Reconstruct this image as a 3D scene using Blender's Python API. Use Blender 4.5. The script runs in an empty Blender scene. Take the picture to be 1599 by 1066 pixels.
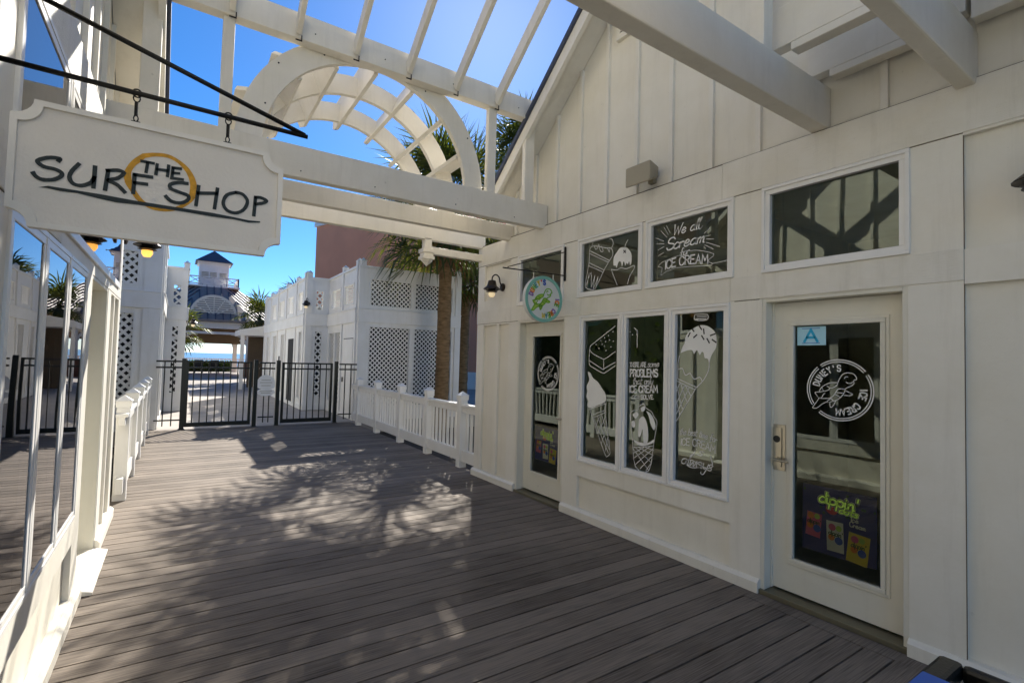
import bpy, math, random
from math import sin, cos, pi, radians, hypot, atan2
from mathutils import Vector, Matrix
scene = bpy.context.scene
col = scene.collection
# ---------------- camera, world, sun, exposure ----------------
H = 1.66
camd = bpy.data.cameras.new("camera"); cam = bpy.data.objects.new("camera", camd); col.objects.link(cam)
camd.sensor_width = 36; camd.lens = 786/1599*36; camd.clip_start = 0.05; camd.clip_end = 20000
cam.matrix_world = Matrix(((0.83242, -0.0428543, -0.5524857, 0), (-0.55352, -0.0169499, -0.8326634, 0), (0.0263186, 0.9989375, -0.0378301, H), (0, 0, 0, 1)))
scene.camera = cam
SUN = Vector((.404, .701, .587)).normalized()
SUN_EL = math.asin(SUN.z); SUN_AZ = atan2(SUN.x, SUN.y)
w = bpy.data.worlds.new("World"); scene.world = w; w.use_nodes = True
nt = w.node_tree; nt.nodes.clear()
wo = nt.nodes.new("ShaderNodeOutputWorld"); bg = nt.nodes.new("ShaderNodeBackground"); sk = nt.nodes.new("ShaderNodeTexSky")
sk.sky_type = 'NISHITA'; sk.sun_disc = False; sk.sun_elevation = SUN_EL; sk.sun_rotation = SUN_AZ
sk.altitude = 2500; sk.air_density = 1.0; sk.dust_density = 1.1; sk.ozone_density = 6
bg.inputs[1].default_value = 0.095
hs = nt.nodes.new('ShaderNodeHueSaturation'); hs.inputs['Saturation'].default_value = 1.22; nt.links.new(sk.outputs[0], hs.inputs['Color']); nt.links.new(hs.outputs[0], bg.inputs[0]); nt.links.new(bg.outputs[0], wo.inputs[0])
sl = bpy.data.lights.new("sun", 'SUN'); sl.energy = 5.0; sl.angle = radians(.5); sl.color = (1, .95, .86)
so = bpy.data.objects.new("sun", sl); col.objects.link(so); so.rotation_euler = (-SUN).to_track_quat('-Z', 'Y').to_euler()
vs = scene.view_settings
vs.view_transform = 'Standard'; vs.look = 'None'; vs.gamma = 1; vs.exposure = 1.0
try: scene.cycles.max_bounces = 10; scene.cycles.transparent_max_bounces = 16; scene.cycles.caustics_reflective = False; scene.cycles.caustics_refractive = False
except Exception: pass
# ---------------- materials ----------------
def newmat(name):
    m = bpy.data.materials.new(name); m.use_nodes = True
    return m, m.node_tree.nodes, m.node_tree.links, m.node_tree.nodes["Principled BSDF"]
def mat(name, c, rough=.6, metal=0, var=.08, scale=3, bump=0, bscale=40, emit=None, es=0, stretch=(1, 1, 1), c2=None, spec=.5):
    m, N, L, p = newmat(name)
    p.inputs["Roughness"].default_value = rough; p.inputs["Metallic"].default_value = metal
    p.inputs["Specular IOR Level"].default_value = spec
    tc = N.new("ShaderNodeTexCoord"); mp = N.new("ShaderNodeMapping"); mp.inputs["Scale"].default_value = stretch
    L.new(tc.outputs["Object"], mp.inputs[0])
    n = N.new("ShaderNodeTexNoise"); n.inputs["Scale"].default_value = scale; n.inputs["Detail"].default_value = 6; L.new(mp.outputs[0], n.inputs[0])
    r = N.new("ShaderNodeValToRGB"); r.color_ramp.elements[0].position = .3; r.color_ramp.elements[1].position = .7
    a = c2 if c2 else tuple(x*(1-var) for x in c)
    r.color_ramp.elements[0].color = (*a, 1); r.color_ramp.elements[1].color = (*[min(1, x*(1+(0 if c2 else var))) for x in c], 1)
    L.new(n.outputs[0], r.inputs[0]); L.new(r.outputs[0], p.inputs["Base Color"])
    if bump:
        n2 = N.new("ShaderNodeTexNoise"); n2.inputs["Scale"].default_value = bscale; n2.inputs["Detail"].default_value = 5; L.new(mp.outputs[0], n2.inputs[0])
        b = N.new("ShaderNodeBump"); b.inputs["Strength"].default_value = bump; b.inputs["Distance"].default_value = .01
        L.new(n2.outputs[0], b.inputs["Height"]); L.new(b.outputs[0], p.inputs["Normal"])
    if emit: p.inputs["Emission Color"].default_value = (*emit, 1); p.inputs["Emission Strength"].default_value = es
    return m
def paint(name, c, rough=.5, dirt=.35, bump=.25, grain=(1, 1, 1)):
    """old house paint: brush grain, grime in patches, small chips"""
    m, N, L, p = newmat(name)
    tc = N.new("ShaderNodeTexCoord"); mp = N.new("ShaderNodeMapping"); mp.inputs["Scale"].default_value = grain; L.new(tc.outputs["Object"], mp.inputs[0])
    n1 = N.new("ShaderNodeTexNoise"); n1.inputs["Scale"].default_value = 1.7; n1.inputs["Detail"].default_value = 8; n1.inputs["Roughness"].default_value = .65
    L.new(tc.outputs["Object"], n1.inputs[0])
    r1 = N.new("ShaderNodeValToRGB"); r1.color_ramp.elements[0].position = .35; r1.color_ramp.elements[1].position = .68
    r1.color_ramp.elements[0].color = (c[0]*(1-.25*dirt), c[1]*(1-.27*dirt), c[2]*(1-.36*dirt), 1); r1.color_ramp.elements[1].color = (*c, 1)
    L.new(n1.outputs[0], r1.inputs[0])
    n2 = N.new("ShaderNodeTexNoise"); n2.inputs["Scale"].default_value = 14; n2.inputs["Detail"].default_value = 10; n2.inputs["Roughness"].default_value = .7
    L.new(mp.outputs[0], n2.inputs[0])
    r2 = N.new("ShaderNodeValToRGB"); r2.color_ramp.elements[0].position = .665; r2.color_ramp.elements[1].position = .72
    r2.color_ramp.elements[0].color = (0, 0, 0, 1); r2.color_ramp.elements[1].color = (dirt, dirt, dirt, 1); L.new(n2.outputs[0], r2.inputs[0])
    mx = N.new("ShaderNodeMixRGB"); mx.inputs[2].default_value = (.33, .30, .25, 1); L.new(r2.outputs[0], mx.inputs[0]); L.new(r1.outputs[0], mx.inputs[1]); L.new(mx.outputs[0], p.inputs["Base Color"])
    mv = N.new("ShaderNodeMapping"); mv.inputs["Scale"].default_value = (9, 9, .7); L.new(tc.outputs["Object"], mv.inputs[0])
    n4 = N.new("ShaderNodeTexNoise"); n4.inputs["Scale"].default_value = 1.0; n4.inputs["Detail"].default_value = 7; n4.inputs["Roughness"].default_value = .7; L.new(mv.outputs[0], n4.inputs[0])
    r4 = N.new("ShaderNodeValToRGB"); r4.color_ramp.elements[0].position = .52; r4.color_ramp.elements[1].position = .75; r4.color_ramp.elements[0].color = (0, 0, 0, 1); r4.color_ramp.elements[1].color = (.55*dirt, .55*dirt, .55*dirt, 1); L.new(n4.outputs[0], r4.inputs[0])
    m4 = N.new("ShaderNodeMixRGB"); m4.inputs[2].default_value = (.45, .41, .32, 1); L.new(r4.outputs[0], m4.inputs[0]); L.new(mx.outputs[0], m4.inputs[1]); L.new(m4.outputs[0], p.inputs["Base Color"])
    b = N.new("ShaderNodeBump"); b.inputs["Strength"].default_value = bump; b.inputs["Distance"].default_value = .004
    n3 = N.new("ShaderNodeTexNoise"); n3.inputs["Scale"].default_value = 30; n3.inputs["Detail"].default_value = 6; L.new(mp.outputs[0], n3.inputs[0])
    L.new(n3.outputs[0], b.inputs["Height"]); L.new(b.outputs[0], p.inputs["Normal"]); p.inputs["Roughness"].default_value = rough
    return m
M = {}
M['trim'] = paint('white trim paint', (.87, .83, .74), .45, .35)
M['wall'] = paint('cream wall paint', (.86, .815, .71), .55, .3)
M['pergola'] = paint('pergola paint', (.87, .82, .72), .5, .4, .4)
M['belt'] = paint('weathered belt paint', (.87, .83, .745), .5, .5, .8, (6, .5, 6))
M['white'] = paint('bright white paint', (.85, .83, .79), .4, .3)
M['lattice'] = paint('lattice paint', (.86, .85, .82), .5, .35)
M['door'] = paint('door paint', (.78, .75, .65), .35, .25, .1)
M['vinyl'] = mat('white window vinyl', (.85, .83, .79), .3, var=.03)
M['sticker'] = mat('white vinyl lettering', (.85, .84, .8), .5, var=.02)
M['dark'] = mat('black iron', (.018, .017, .015), .4, .6, bump=.2)
M['bronze'] = mat('dark bronze', (.03, .022, .015), .4, .5)
M['fence'] = mat('black powder coat', (.012, .014, .011), .35, .3)
M['steel'] = mat('brushed steel', (.55, .5, .4), .3, .9)
M['interior'] = mat('dim interior', (.45, .44, .34), .8, var=.4, scale=1.2)
M['void'] = mat('painted shade black', (.02, .02, .018), .9)  # near-black colour standing in for shade in gaps and behind lattice
M['roof'] = mat('blue grey roof metal', (.075, .085, .12), .6, .3, var=.15)
M['palemetal'] = mat('pale pavilion roof metal', (.26, .23, .21), .65, .1, var=.1)
M['roofshingle'] = mat('slate roofing', (.09, .10, .13), .7, var=.25, scale=25, bump=.4)
M['threshold'] = mat('aluminium threshold', (.2, .18, .12), .45, .6)
M['black'] = mat('black plastic', (.012, .011, .009), .35, bump=.1, bscale=120)
M['blue'] = mat('blue plastic', (.01, .12, .55), .35)
M['ink'] = mat('sign ink', (.012, .02, .02), .6, var=.3, scale=60)
M['orange'] = mat('sign amber', (.62, .30, .012), .6, var=.3, scale=40)
M['signboard'] = mat('sign board', (.78, .72, .64), .6, var=.06, scale=4, bump=.15, bscale=90)
M['signrim'] = mat('sign rim', (.82, .77, .69), .5, var=.06, scale=4)
M['bulb'] = mat('warm bulb', (.9, .6, .2), .2, emit=(1, .45, .08), es=.9)
M['bulb2'] = mat('pale bulb', (.9, .8, .6), .2, emit=(1, .75, .4), es=.25)
M['clearglass'] = mat('lamp glass', (.8, .75, .65), .15, var=.02)
M['stucco'] = mat('salmon stucco', (.72, .31, .18), .9, var=.06, scale=.6, bump=.2, bscale=10)
M['trunk'] = mat('palm bark', (.30, .19, .09), .95, c2=(.13, .08, .035), scale=6, bump=1, bscale=22, stretch=(1, 1, 3))
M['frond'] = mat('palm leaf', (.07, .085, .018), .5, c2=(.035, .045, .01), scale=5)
M['frondpale'] = mat('pale palm leaf', (.13, .14, .035), .5, c2=(.06, .075, .018), scale=5)  # paler leaf tone for stalks and randomly picked fronds
M['dead'] = mat('dead palm leaf', (.30, .14, .045), .9, c2=(.12, .055, .02), scale=9)
M['brownwall'] = mat('brown render', (.15, .105, .07), .9)
M['concrete'] = mat('tan concrete', (.36, .325, .29), .85, var=.12, scale=1.5, bump=.2, bscale=30)
M['soil'] = mat('mulch soil', (.05, .035, .022), .95, var=.5, scale=8, bump=1, bscale=15)
M['sand'] = mat('beach sand', (.42, .36, .26), .9, var=.1, scale=.5)
M['sea'] = mat('sea water', (.012, .085, .16), .25, var=.25, scale=.02, bump=.5, bscale=.6, stretch=(.3, 1, 1))
M['hedge'] = mat('hedge leaves', (.05, .075, .025), .8, var=.5, scale=6)
M['terracotta'] = mat('terracotta', (.16, .055, .03), .8)
M['wood'] = mat('brown beam', (.12, .085, .05), .7)
M['grey'] = mat('grey plastic', (.38, .34, .25), .5, bump=.1)
M['teal'] = mat('teal rim', (.22, .50, .42), .45, var=.04)
M['pale'] = mat('pale sign face', (.70, .72, .70), .45, var=.03)
for k, c in dict(c_red=(.6, .04, .05), c_orange=(.8, .25, .03), c_yellow=(.75, .6, .05), c_green=(.2, .48, .04), c_lime=(.42, .62, .08), c_blue=(.03, .1, .5), c_purple=(.28, .15, .45), c_teal=(.1, .42, .42), c_pink=(.65, .12, .25), navy=(.02, .024, .2), c_cyan=(.02, .45, .75), c_skyblue=(.42, .72, .85), sprinkle=(.03, .03, .02), dgreen=(.02, .09, .02)).items():
    M[k] = mat(k.replace('c_', 'print '), c, .5, var=.03)
def leafy(m):
    N = m.node_tree.nodes; L = m.node_tree.links; p = N["Principled BSDF"]; o = N["Material Output"]
    t = N.new("ShaderNodeBsdfTranslucent"); src = p.inputs["Base Color"].links[0].from_socket
    g = N.new("ShaderNodeMixRGB"); g.blend_type = 'MULTIPLY'; g.inputs[0].default_value = 1; g.inputs[2].default_value = (1.6, 1.6, .5, 1); L.new(src, g.inputs[1]); L.new(g.outputs[0], t.inputs[0])
    mx = N.new("ShaderNodeMixShader"); mx.inputs[0].default_value = .45; L.new(p.outputs[0], mx.inputs[1]); L.new(t.outputs[0], mx.inputs[2]); L.new(mx.outputs[0], o.inputs[0])
leafy(M['frond']); leafy(M['frondpale']); leafy(M['hedge'])
def glassmat(name, tint, ior, gt=(.86, .96, .84)):
    m, N, L, p = newmat(name); N.remove(p); o = N["Material Output"]
    t = N.new("ShaderNodeBsdfTransparent"); t.inputs[0].default_value = (*tint, 1)
    g = N.new("ShaderNodeBsdfGlossy"); g.inputs["Roughness"].default_value = 0.0; g.inputs[0].default_value = (*gt, 1)
    n = N.new("ShaderNodeTexNoise"); n.inputs["Scale"].default_value = 1.6; n.inputs["Detail"].default_value = 1
    tc = N.new("ShaderNodeTexCoord"); L.new(tc.outputs["Object"], n.inputs[0])
    b = N.new("ShaderNodeBump"); b.inputs["Strength"].default_value = .06; b.inputs["Distance"].default_value = .02; L.new(n.outputs[0], b.inputs["Height"]); L.new(b.outputs[0], g.inputs["Normal"])
    f = N.new("ShaderNodeFresnel"); f.inputs[0].default_value = ior
    mx = N.new("ShaderNodeMixShader"); L.new(f.outputs[0], mx.inputs[0]); L.new(t.outputs[0], mx.inputs[1]); L.new(g.outputs[0], mx.inputs[2]); L.new(mx.outputs[0], o.inputs[0])
    return m
M['glass'] = glassmat('window glass', (.66, .70, .56), 2.0)
M['glassdoor'] = glassmat('door glass', (.85, .87, .78), 1.8)
M['glassL'] = glassmat('coated shop glass', (.25, .26, .25), 2.2, (.98, .96, .96))
def deckmat():
    m, N, L, p = newmat('weathered deck boards')
    tc = N.new("ShaderNodeTexCoord"); sx = N.new("ShaderNodeSeparateXYZ"); L.new(tc.outputs["Object"], sx.inputs[0])
    d = N.new("ShaderNodeMath"); d.operation = 'DIVIDE'; d.inputs[1].default_value = .153; L.new(sx.outputs[1], d.inputs[0])
    fl = N.new("ShaderNodeMath"); fl.operation = 'FLOOR'; L.new(d.outputs[0], fl.inputs[0])
    wn = N.new("ShaderNodeTexWhiteNoise"); wn.noise_dimensions = '1D'; L.new(fl.outputs[0], wn.inputs["W"])
    mp = N.new("ShaderNodeMapping"); mp.inputs["Scale"].default_value = (1.2, 45, 1); L.new(tc.outputs["Object"], mp.inputs[0])
    n = N.new("ShaderNodeTexNoise"); n.inputs["Scale"].default_value = 3; n.inputs["Detail"].default_value = 8; L.new(mp.outputs[0], n.inputs[0])
    n2 = N.new("ShaderNodeTexNoise"); n2.inputs["Scale"].default_value = 1.1; n2.inputs["Detail"].default_value = 5; L.new(tc.outputs["Object"], n2.inputs[0])
    a1 = N.new("ShaderNodeMath"); a1.operation = 'MULTIPLY_ADD'; a1.inputs[1].default_value = .22; L.new(wn.outputs[0], a1.inputs[0]); L.new(n.outputs[0], a1.inputs[2])
    a2 = N.new("ShaderNodeMath"); a2.operation = 'MULTIPLY_ADD'; a2.inputs[1].default_value = .5; L.new(n2.outputs[0], a2.inputs[0]); L.new(a1.outputs[0], a2.inputs[2])
    r = N.new("ShaderNodeValToRGB"); r.color_ramp.elements[0].position = .5; r.color_ramp.elements[1].position = 1.35
    r.color_ramp.elements[0].color = (.054, .043, .033, 1); r.color_ramp.elements[1].color = (.265, .22, .178, 1)
    L.new(a2.outputs[0], r.inputs[0]); L.new(r.outputs[0], p.inputs["Base Color"])
    b = N.new("ShaderNodeBump"); b.inputs["Strength"].default_value = .35; b.inputs["Distance"].default_value = .003; L.new(n.outputs[0], b.inputs["Height"]); L.new(b.outputs[0], p.inputs["Normal"])
    p.inputs["Roughness"].default_value = .75; p.inputs["Specular IOR Level"].default_value = .2
    return m
M['deck'] = deckmat()
# ---------------- mesh helpers ----------------
class Fr:
    """wall frame: s runs along the wall, z up, d outwards from the wall face"""
    def __init__(s, ox, oy, dx, dy, nx, ny): s.o = (ox, oy); s.d = (dx, dy); s.n = (nx, ny)
    def __call__(s, a, z, d=0): return (s.o[0]+s.d[0]*a+s.n[0]*d, s.o[1]+s.d[1]*a+s.n[1]*d, z)
class MB:
    def __init__(s): s.v = []; s.f = []; s.mi = []; s.m = 0
    def add(s, vs, fs):
        b = len(s.v); s.v += [tuple(v) for v in vs]
        for f in fs: s.f.append(tuple(b+i for i in f)); s.mi.append(s.m)
    def hexa(s, p): s.add(p, [(0, 3, 2, 1), (4, 5, 6, 7), (0, 1, 5, 4), (1, 2, 6, 5), (2, 3, 7, 6), (3, 0, 4, 7)])
    def box(s, x0, x1, y0, y1, z0, z1):
        if x0 > x1: x0, x1 = x1, x0
        if y0 > y1: y0, y1 = y1, y0
        s.hexa([(x0, y0, z0), (x1, y0, z0), (x1, y1, z0), (x0, y1, z0), (x0, y0, z1), (x1, y0, z1), (x1, y1, z1), (x0, y1, z1)])
    def fbox(s, F, a0, a1, z0, z1, d0, d1):
        s.hexa([F(a0, z0, d0), F(a1, z0, d0), F(a1, z0, d1), F(a0, z0, d1), F(a0, z1, d0), F(a1, z1, d0), F(a1, z1, d1), F(a0, z1, d1)])
    def bar(s, p0, p1, w, h, up=(0, 0, 1)):
        p0 = Vector(p0); p1 = Vector(p1); d = (p1-p0).normalized(); u = Vector(up)
        sd = d.cross(u)
        if sd.length < 1e-4: sd = d.cross(Vector((1, 0, 0)))
        sd.normalize(); u = sd.cross(d).normalized(); sd *= w/2; u *= h/2
        s.hexa([p0-sd-u, p0+sd-u, p0+sd+u, p0-sd+u, p1-sd-u, p1+sd-u, p1+sd+u, p1-sd+u])
    def tube(s, pts, r, n=8, closed=False):
        pts = [Vector(p) for p in pts]; k = len(pts); rr = r if isinstance(r, (list, tuple)) else [r]*k
        b = len(s.v); prev = None
        for i, p in enumerate(pts):
            if closed: d = pts[(i+1) % k]-pts[i-1]
            else: d = pts[min(i+1, k-1)]-pts[max(i-1, 0)]
            d.normalize()
            if prev is None: a = Vector((0, 0, 1)) if abs(d.z) < .9 else Vector((1, 0, 0)); u = d.cross(a).normalized()
            else: u = (prev-d*prev.dot(d)).normalized()
            prev = u; v = d.cross(u)
            for j in range(n): t = 2*pi*j/n; s.v.append(tuple(p+(u*cos(t)+v*sin(t))*rr[i]))
        for i in range(k if closed else k-1):
            for j in range(n): a = b+i*n; c = b+((i+1) % k)*n; s.f.append((a+j, a+(j+1) % n, c+(j+1) % n, c+j)); s.mi.append(s.m)
        if not closed:
            s.f.append(tuple(b+j for j in range(n))[::-1]); s.mi.append(s.m); s.f.append(tuple(b+(k-1)*n+j for j in range(n))); s.mi.append(s.m)
    def lathe(s, prof, c, n=16):
        b = len(s.v)
        for r, z in prof:
            for j in range(n): t = 2*pi*j/n; s.v.append((c[0]+r*cos(t), c[1]+r*sin(t), c[2]+z))
        for i in range(len(prof)-1):
            for j in range(n): s.f.append((b+i*n+j, b+i*n+(j+1) % n, b+(i+1)*n+(j+1) % n, b+(i+1)*n+j)); s.mi.append(s.m)
        s.f.append(tuple(b+j for j in range(n))[::-1]); s.mi.append(s.m); e = b+(len(prof)-1)*n; s.f.append(tuple(e+j for j in range(n))); s.mi.append(s.m)
    def prism(s, pts, fn, a0, a1):
        """2d outline extruded: fn(u, v, a) gives a point"""
        n = len(pts); s.add([fn(u, v, a0) for u, v in pts]+[fn(u, v, a1) for u, v in pts], [tuple(range(n))[::-1], tuple(range(n, 2*n))]+[(i, (i+1) % n, n+(i+1) % n, n+i) for i in range(n)])
    def poly(s, pts): s.add(pts, [tuple(range(len(pts)))])
    def ring(s, o, i, fn, a0, a1):
        n = len(o); P = [fn(u, v, a) for a in (a0, a1) for L_ in (o, i) for u, v in L_]
        fs = []
        for k in range(n):
            j = (k+1) % n; fs += [(k, j, n+j, n+k), (2*n+k, 3*n+k, 3*n+j, 2*n+j), (k, 2*n+k, 2*n+j, j), (n+k, n+j, 3*n+j, 3*n+k)]
        s.add(P, fs)
    def ribbon(s, pts, w, fn, taper=None):
        k = len(pts)
        if k < 2: return
        L_ = []; R_ = []
        for i, p in enumerate(pts):
            a = pts[max(i-1, 0)]; c = pts[min(i+1, k-1)]
            d1 = (p[0]-a[0], p[1]-a[1]); d2 = (c[0]-p[0], c[1]-p[1])
            def nrm(q): l = hypot(*q) or 1; return (q[0]/l, q[1]/l)
            if i == 0: d1 = d2
            if i == k-1: d2 = d1
            d1 = nrm(d1); d2 = nrm(d2); t = nrm((d1[0]+d2[0], d1[1]+d2[1])); c_ = max(.5, abs(t[0]*d1[0]+t[1]*d1[1]))
            h = w/2/c_*(taper(i/(k-1)) if taper else 1)
            if i == 0: p = (p[0]-d1[0]*w*.3, p[1]-d1[1]*w*.3)
            if i == k-1: p = (p[0]+d1[0]*w*.3, p[1]+d1[1]*w*.3)
            L_.append((p[0]-t[1]*h, p[1]+t[0]*h)); R_.append((p[0]+t[1]*h, p[1]-t[0]*h))
        s.add([fn(*q) for q in L_]+[fn(*q) for q in R_], [(i, i+1, k+i+1, k+i) for i in range(k-1)])
    def obj(s, name, mats, parent=None, bevel=0, smooth=False, label=None):
        me = bpy.data.meshes.new(name); o_ = ORG.get(parent.name, (0, 0, 0)) if parent else (0, 0, 0)
        me.from_pydata([(v[0]-o_[0], v[1]-o_[1], v[2]-o_[2]) for v in s.v], [], s.f); me.update()
        if not isinstance(mats, (list, tuple)): mats = [mats]
        for m in mats: me.materials.append(M[m])
        me.polygons.foreach_set('material_index', s.mi)
        if smooth: me.polygons.foreach_set('use_smooth', [True]*len(s.f))
        o = bpy.data.objects.new(name, me); col.objects.link(o)
        if parent: o.parent = parent; ORG[o.name] = o_
        if bevel:
            b = o.modifiers.new('bevel', 'BEVEL'); b.width = bevel; b.segments = 2; b.limit_method = 'ANGLE'; b.angle_limit = radians(50)
        if label: o['label'] = label
        return o
ORG = {}
def thing(name, label, cat, loc=(0, 0, 0), group=None):
    o = bpy.data.objects.new(name, None); col.objects.link(o); o.location = loc; o.empty_display_size = .2
    o['label'] = label; o['category'] = cat
    if group: o['group'] = group
    ORG[o.name] = loc
    return o
def tag(o, label=None, cat=None, group=None, kind=None):
    if label: o['label'] = label
    if cat: o['category'] = cat
    if group: o['group'] = group
    if kind: o['kind'] = kind
    return o
def dup(root, loc, label):
    def cp(o, par):
        c = o.copy(); col.objects.link(c); c.parent = par
        for ch in list(o.children): cp(ch, c)
        return c
    r = cp(root, None); r.location = loc; r['label'] = label
    return r
def spline(pts, k=5):
    if len(pts) < 3: return list(pts)
    out = []; n = len(pts)
    for i in range(n-1):
        p0 = pts[max(i-1, 0)]; p1 = pts[i]; p2 = pts[i+1]; p3 = pts[min(i+2, n-1)]
        for j in range(k):
            t = j/k; out.append(tuple(.5*(2*p1[q]+(p2[q]-p0[q])*t+(2*p0[q]-5*p1[q]+4*p2[q]-p3[q])*t*t+(3*p1[q]-p0[q]-3*p2[q]+p3[q])*t**3) for q in range(len(p1))))
    out.append(pts[-1]); return out
def wallgrid(mb, F, s0, s1, z0, z1, ops, d0, d1):
    ss = sorted({s0, s1, *[v for o in ops for v in o[:2] if s0 < v < s1]})
    for a, b in zip(ss, ss[1:]):
        c = (a+b)/2; hs = sorted([(max(o[2], z0), min(o[3], z1)) for o in ops if o[0] < c < o[1]]); z = z0
        for h0, h1 in hs:
            if h0 > z+1e-4: mb.fbox(F, a, b, z, h0, d0, d1)
            z = max(z, h1)
        if z < z1-1e-4: mb.fbox(F, a, b, z, z1, d0, d1)
def strips(mb, F, a0, a1, z0, z1, pitch, wd, d):
    """diagonal lattice laths clipped to a rectangle, two layers"""
    for sg in (1, -1):
        lo, hi = (a0-z1, a1-z0) if sg == 1 else (a0+z0, a1+z1)
        c = math.floor(lo/pitch)*pitch
        while c < hi:
            c += pitch; P = []
            for a in (a0, a1):
                z = (a-c)*sg
                if z0-1e-6 <= z <= z1+1e-6: P.append((a, z))
            for z in (z0, z1):
                a = c+z*sg
                if a0+1e-6 < a < a1-1e-6: P.append((a, z))
            if len(P) < 2 or hypot(P[0][0]-P[1][0], P[0][1]-P[1][1]) < .03: continue
            (x0, y0), (x1, y1) = P[:2]; l = hypot(x1-x0, y1-y0); nx, ny = -(y1-y0)/l*wd/2, (x1-x0)/l*wd/2
            e0 = d+(0 if sg == 1 else .009); e1 = e0+.008
            q = [(x0+nx, y0+ny), (x1+nx, y1+ny), (x1-nx, y1-ny), (x0-nx, y0-ny)]
            mb.hexa([F(*p, e0) for p in q]+[F(*p, e1) for p in q])
# stroke alphabet
UP = dict(A="0,0 .3,1 .6,0;.12,.35 .48,.35", B="0,0 0,1 .35,1 .5,.88 .5,.65 .35,.53 0,.53;.35,.53 .55,.4 .55,.15 .38,0 0,0", C=".55,.78 .42,.98 .16,.98 0,.75 0,.25 .16,.02 .42,.02 .55,.22", D="0,0 0,1 .3,1 .55,.75 .55,.25 .3,0 0,0", E=".5,0 0,0 0,1 .5,1;0,.52 .42,.52", F="0,0 0,1 .5,1;0,.52 .4,.52", H="0,0 0,1;.55,0 .55,1;0,.52 .55,.52", I="0,0 0,1", L="0,1 0,0 .48,0", M="0,0 .05,1 .35,.35 .65,1 .7,0", N="0,0 0,1 .55,0 .55,1", O=".3,1 .08,.88 0,.5 .08,.12 .3,0 .52,.12 .6,.5 .52,.88 .3,1", P="0,0 0,1 .35,1 .52,.85 .52,.62 .35,.48 0,.48", R="0,0 0,1 .35,1 .52,.85 .52,.65 .35,.52 0,.52;.28,.52 .55,0", S=".52,.82 .4,.98 .14,.98 .02,.82 .05,.6 .5,.42 .53,.18 .4,.02 .12,.02 0,.2", T="0,1 .56,1;.28,1 .28,0", U="0,1 0,.2 .12,.02 .42,.02 .55,.2 .55,1", V="0,1 .28,0 .56,1", W="0,1 .18,0 .38,.75 .58,0 .8,1", Y="0,1 .28,.5 .56,1;.28,.5 .28,0")
UP["'"] = "0,1 0,.75"; UP["."] = "0,.04 .04,.04"
LO = dict(a=".42,.42 .25,.5 .05,.35 .05,.1 .2,0 .38,.12 .42,.45 .42,.08 .5,0", b="0,.95 0,.05 .2,0 .4,.15 .38,.4 .2,.48 0,.3", c=".38,.4 .2,.5 .02,.3 .05,.05 .25,0 .42,.12", d=".4,.4 .2,.5 .02,.3 .05,.05 .25,0 .4,.15;.42,.95 .42,0", e=".05,.25 .3,.28 .36,.42 .2,.52 .03,.3 .08,.05 .25,0 .44,.12", f=".4,.9 .28,1 .18,.85 .15,-.25;0,.45 .35,.5", h="0,.95 0,0;0,.3 .2,.48 .32,.35 .33,.05 .42,0", i="0,.48 .02,.08 .12,0;.02,.7 .04,.72", l="0,.45 .16,.95 .1,.98 .04,.75 .06,.1 .16,0", m="0,.45 .02,0;.02,.3 .15,.48 .22,.35 .22,0;.22,.3 .38,.48 .44,.35 .45,.05 .54,0", n="0,.45 .02,0;.02,.3 .2,.48 .3,.35 .31,.05 .42,0", o=".2,.5 .02,.35 .03,.1 .2,0 .38,.12 .38,.38 .2,.5 .35,.48 .46,.45", p="0,.48 0,-.4;0,.35 .2,.5 .4,.35 .36,.08 .18,0 0,.12", r="0,.45 .02,0;.02,.3 .15,.46 .3,.42", s=".34,.42 .18,.52 .05,.4 .3,.15 .22,0 .0,.06", t=".15,.85 .12,.1 .22,0 .34,.06;0,.55 .34,.58", w="0,.48 .08,0 .24,.35 .36,0 .5,.5", y="0,.48 .06,.12 .2,.05 .36,.2;.38,.48 .3,-.35 .12,-.45 .02,-.3")
def textpoly(s, slant=0, gap=.16):
    out = []; x = 0
    for ch in s:
        if ch == ' ': x += .38; continue
        g = UP.get(ch) if ch in UP else LO[ch]; sm = ch in LO or ch in "SCO"
        mx = 0
        for st in g.split(';'):
            p = [tuple(float(q) for q in t.split(',')) for t in st.split()]
            mx = max(mx, max(q[0] for q in p))
            if sm: p = spline(p, 4)
            out.append([(x+q[0]+slant*q[1], q[1]) for q in p])
        x += mx+gap
    return out, x-gap
def text(mb, s, x0, y0, x1, y1, h, w, fn, slant=0, gap=.16, arc=0):
    """fit text on the baseline (x0,y0)-(x1,y1)"""
    P, W_ = textpoly(s, slant, gap); L_ = hypot(x1-x0, y1-y0); sx = L_/W_; ux, uy = (x1-x0)/L_, (y1-y0)/L_
    for st in P:
        q = []
        for a, b in st:
            X = a*sx; Y = b*h+arc*(1-(2*a/W_-1)**2); q.append((x0+ux*X-uy*Y, y0+uy*X+ux*Y))
        mb.ribbon(q, w, fn)
def circtext(mb, s, a0, a1, r, h, w, fn, mats=None):
    """letters round a circle clockwise from angle a0 to a1 (degrees), feet towards the centre"""
    n = len(s)
    for i, ch in enumerate(s):
        if ch == ' ': continue
        if mats: mb.m = mats[i % len(mats)]
        a = radians(a0+(a1-a0)*(i+.5)/n); P, W_ = textpoly(ch)
        for st in P:
            q = []
            for x, y in st:
                xx = (x-W_/2)*h*.9; yy = (y-.5)*h; q.append(((r+yy)*cos(a)+xx*sin(a), (r+yy)*sin(a)-xx*cos(a)))
            mb.ribbon(q, w, fn)
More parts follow.
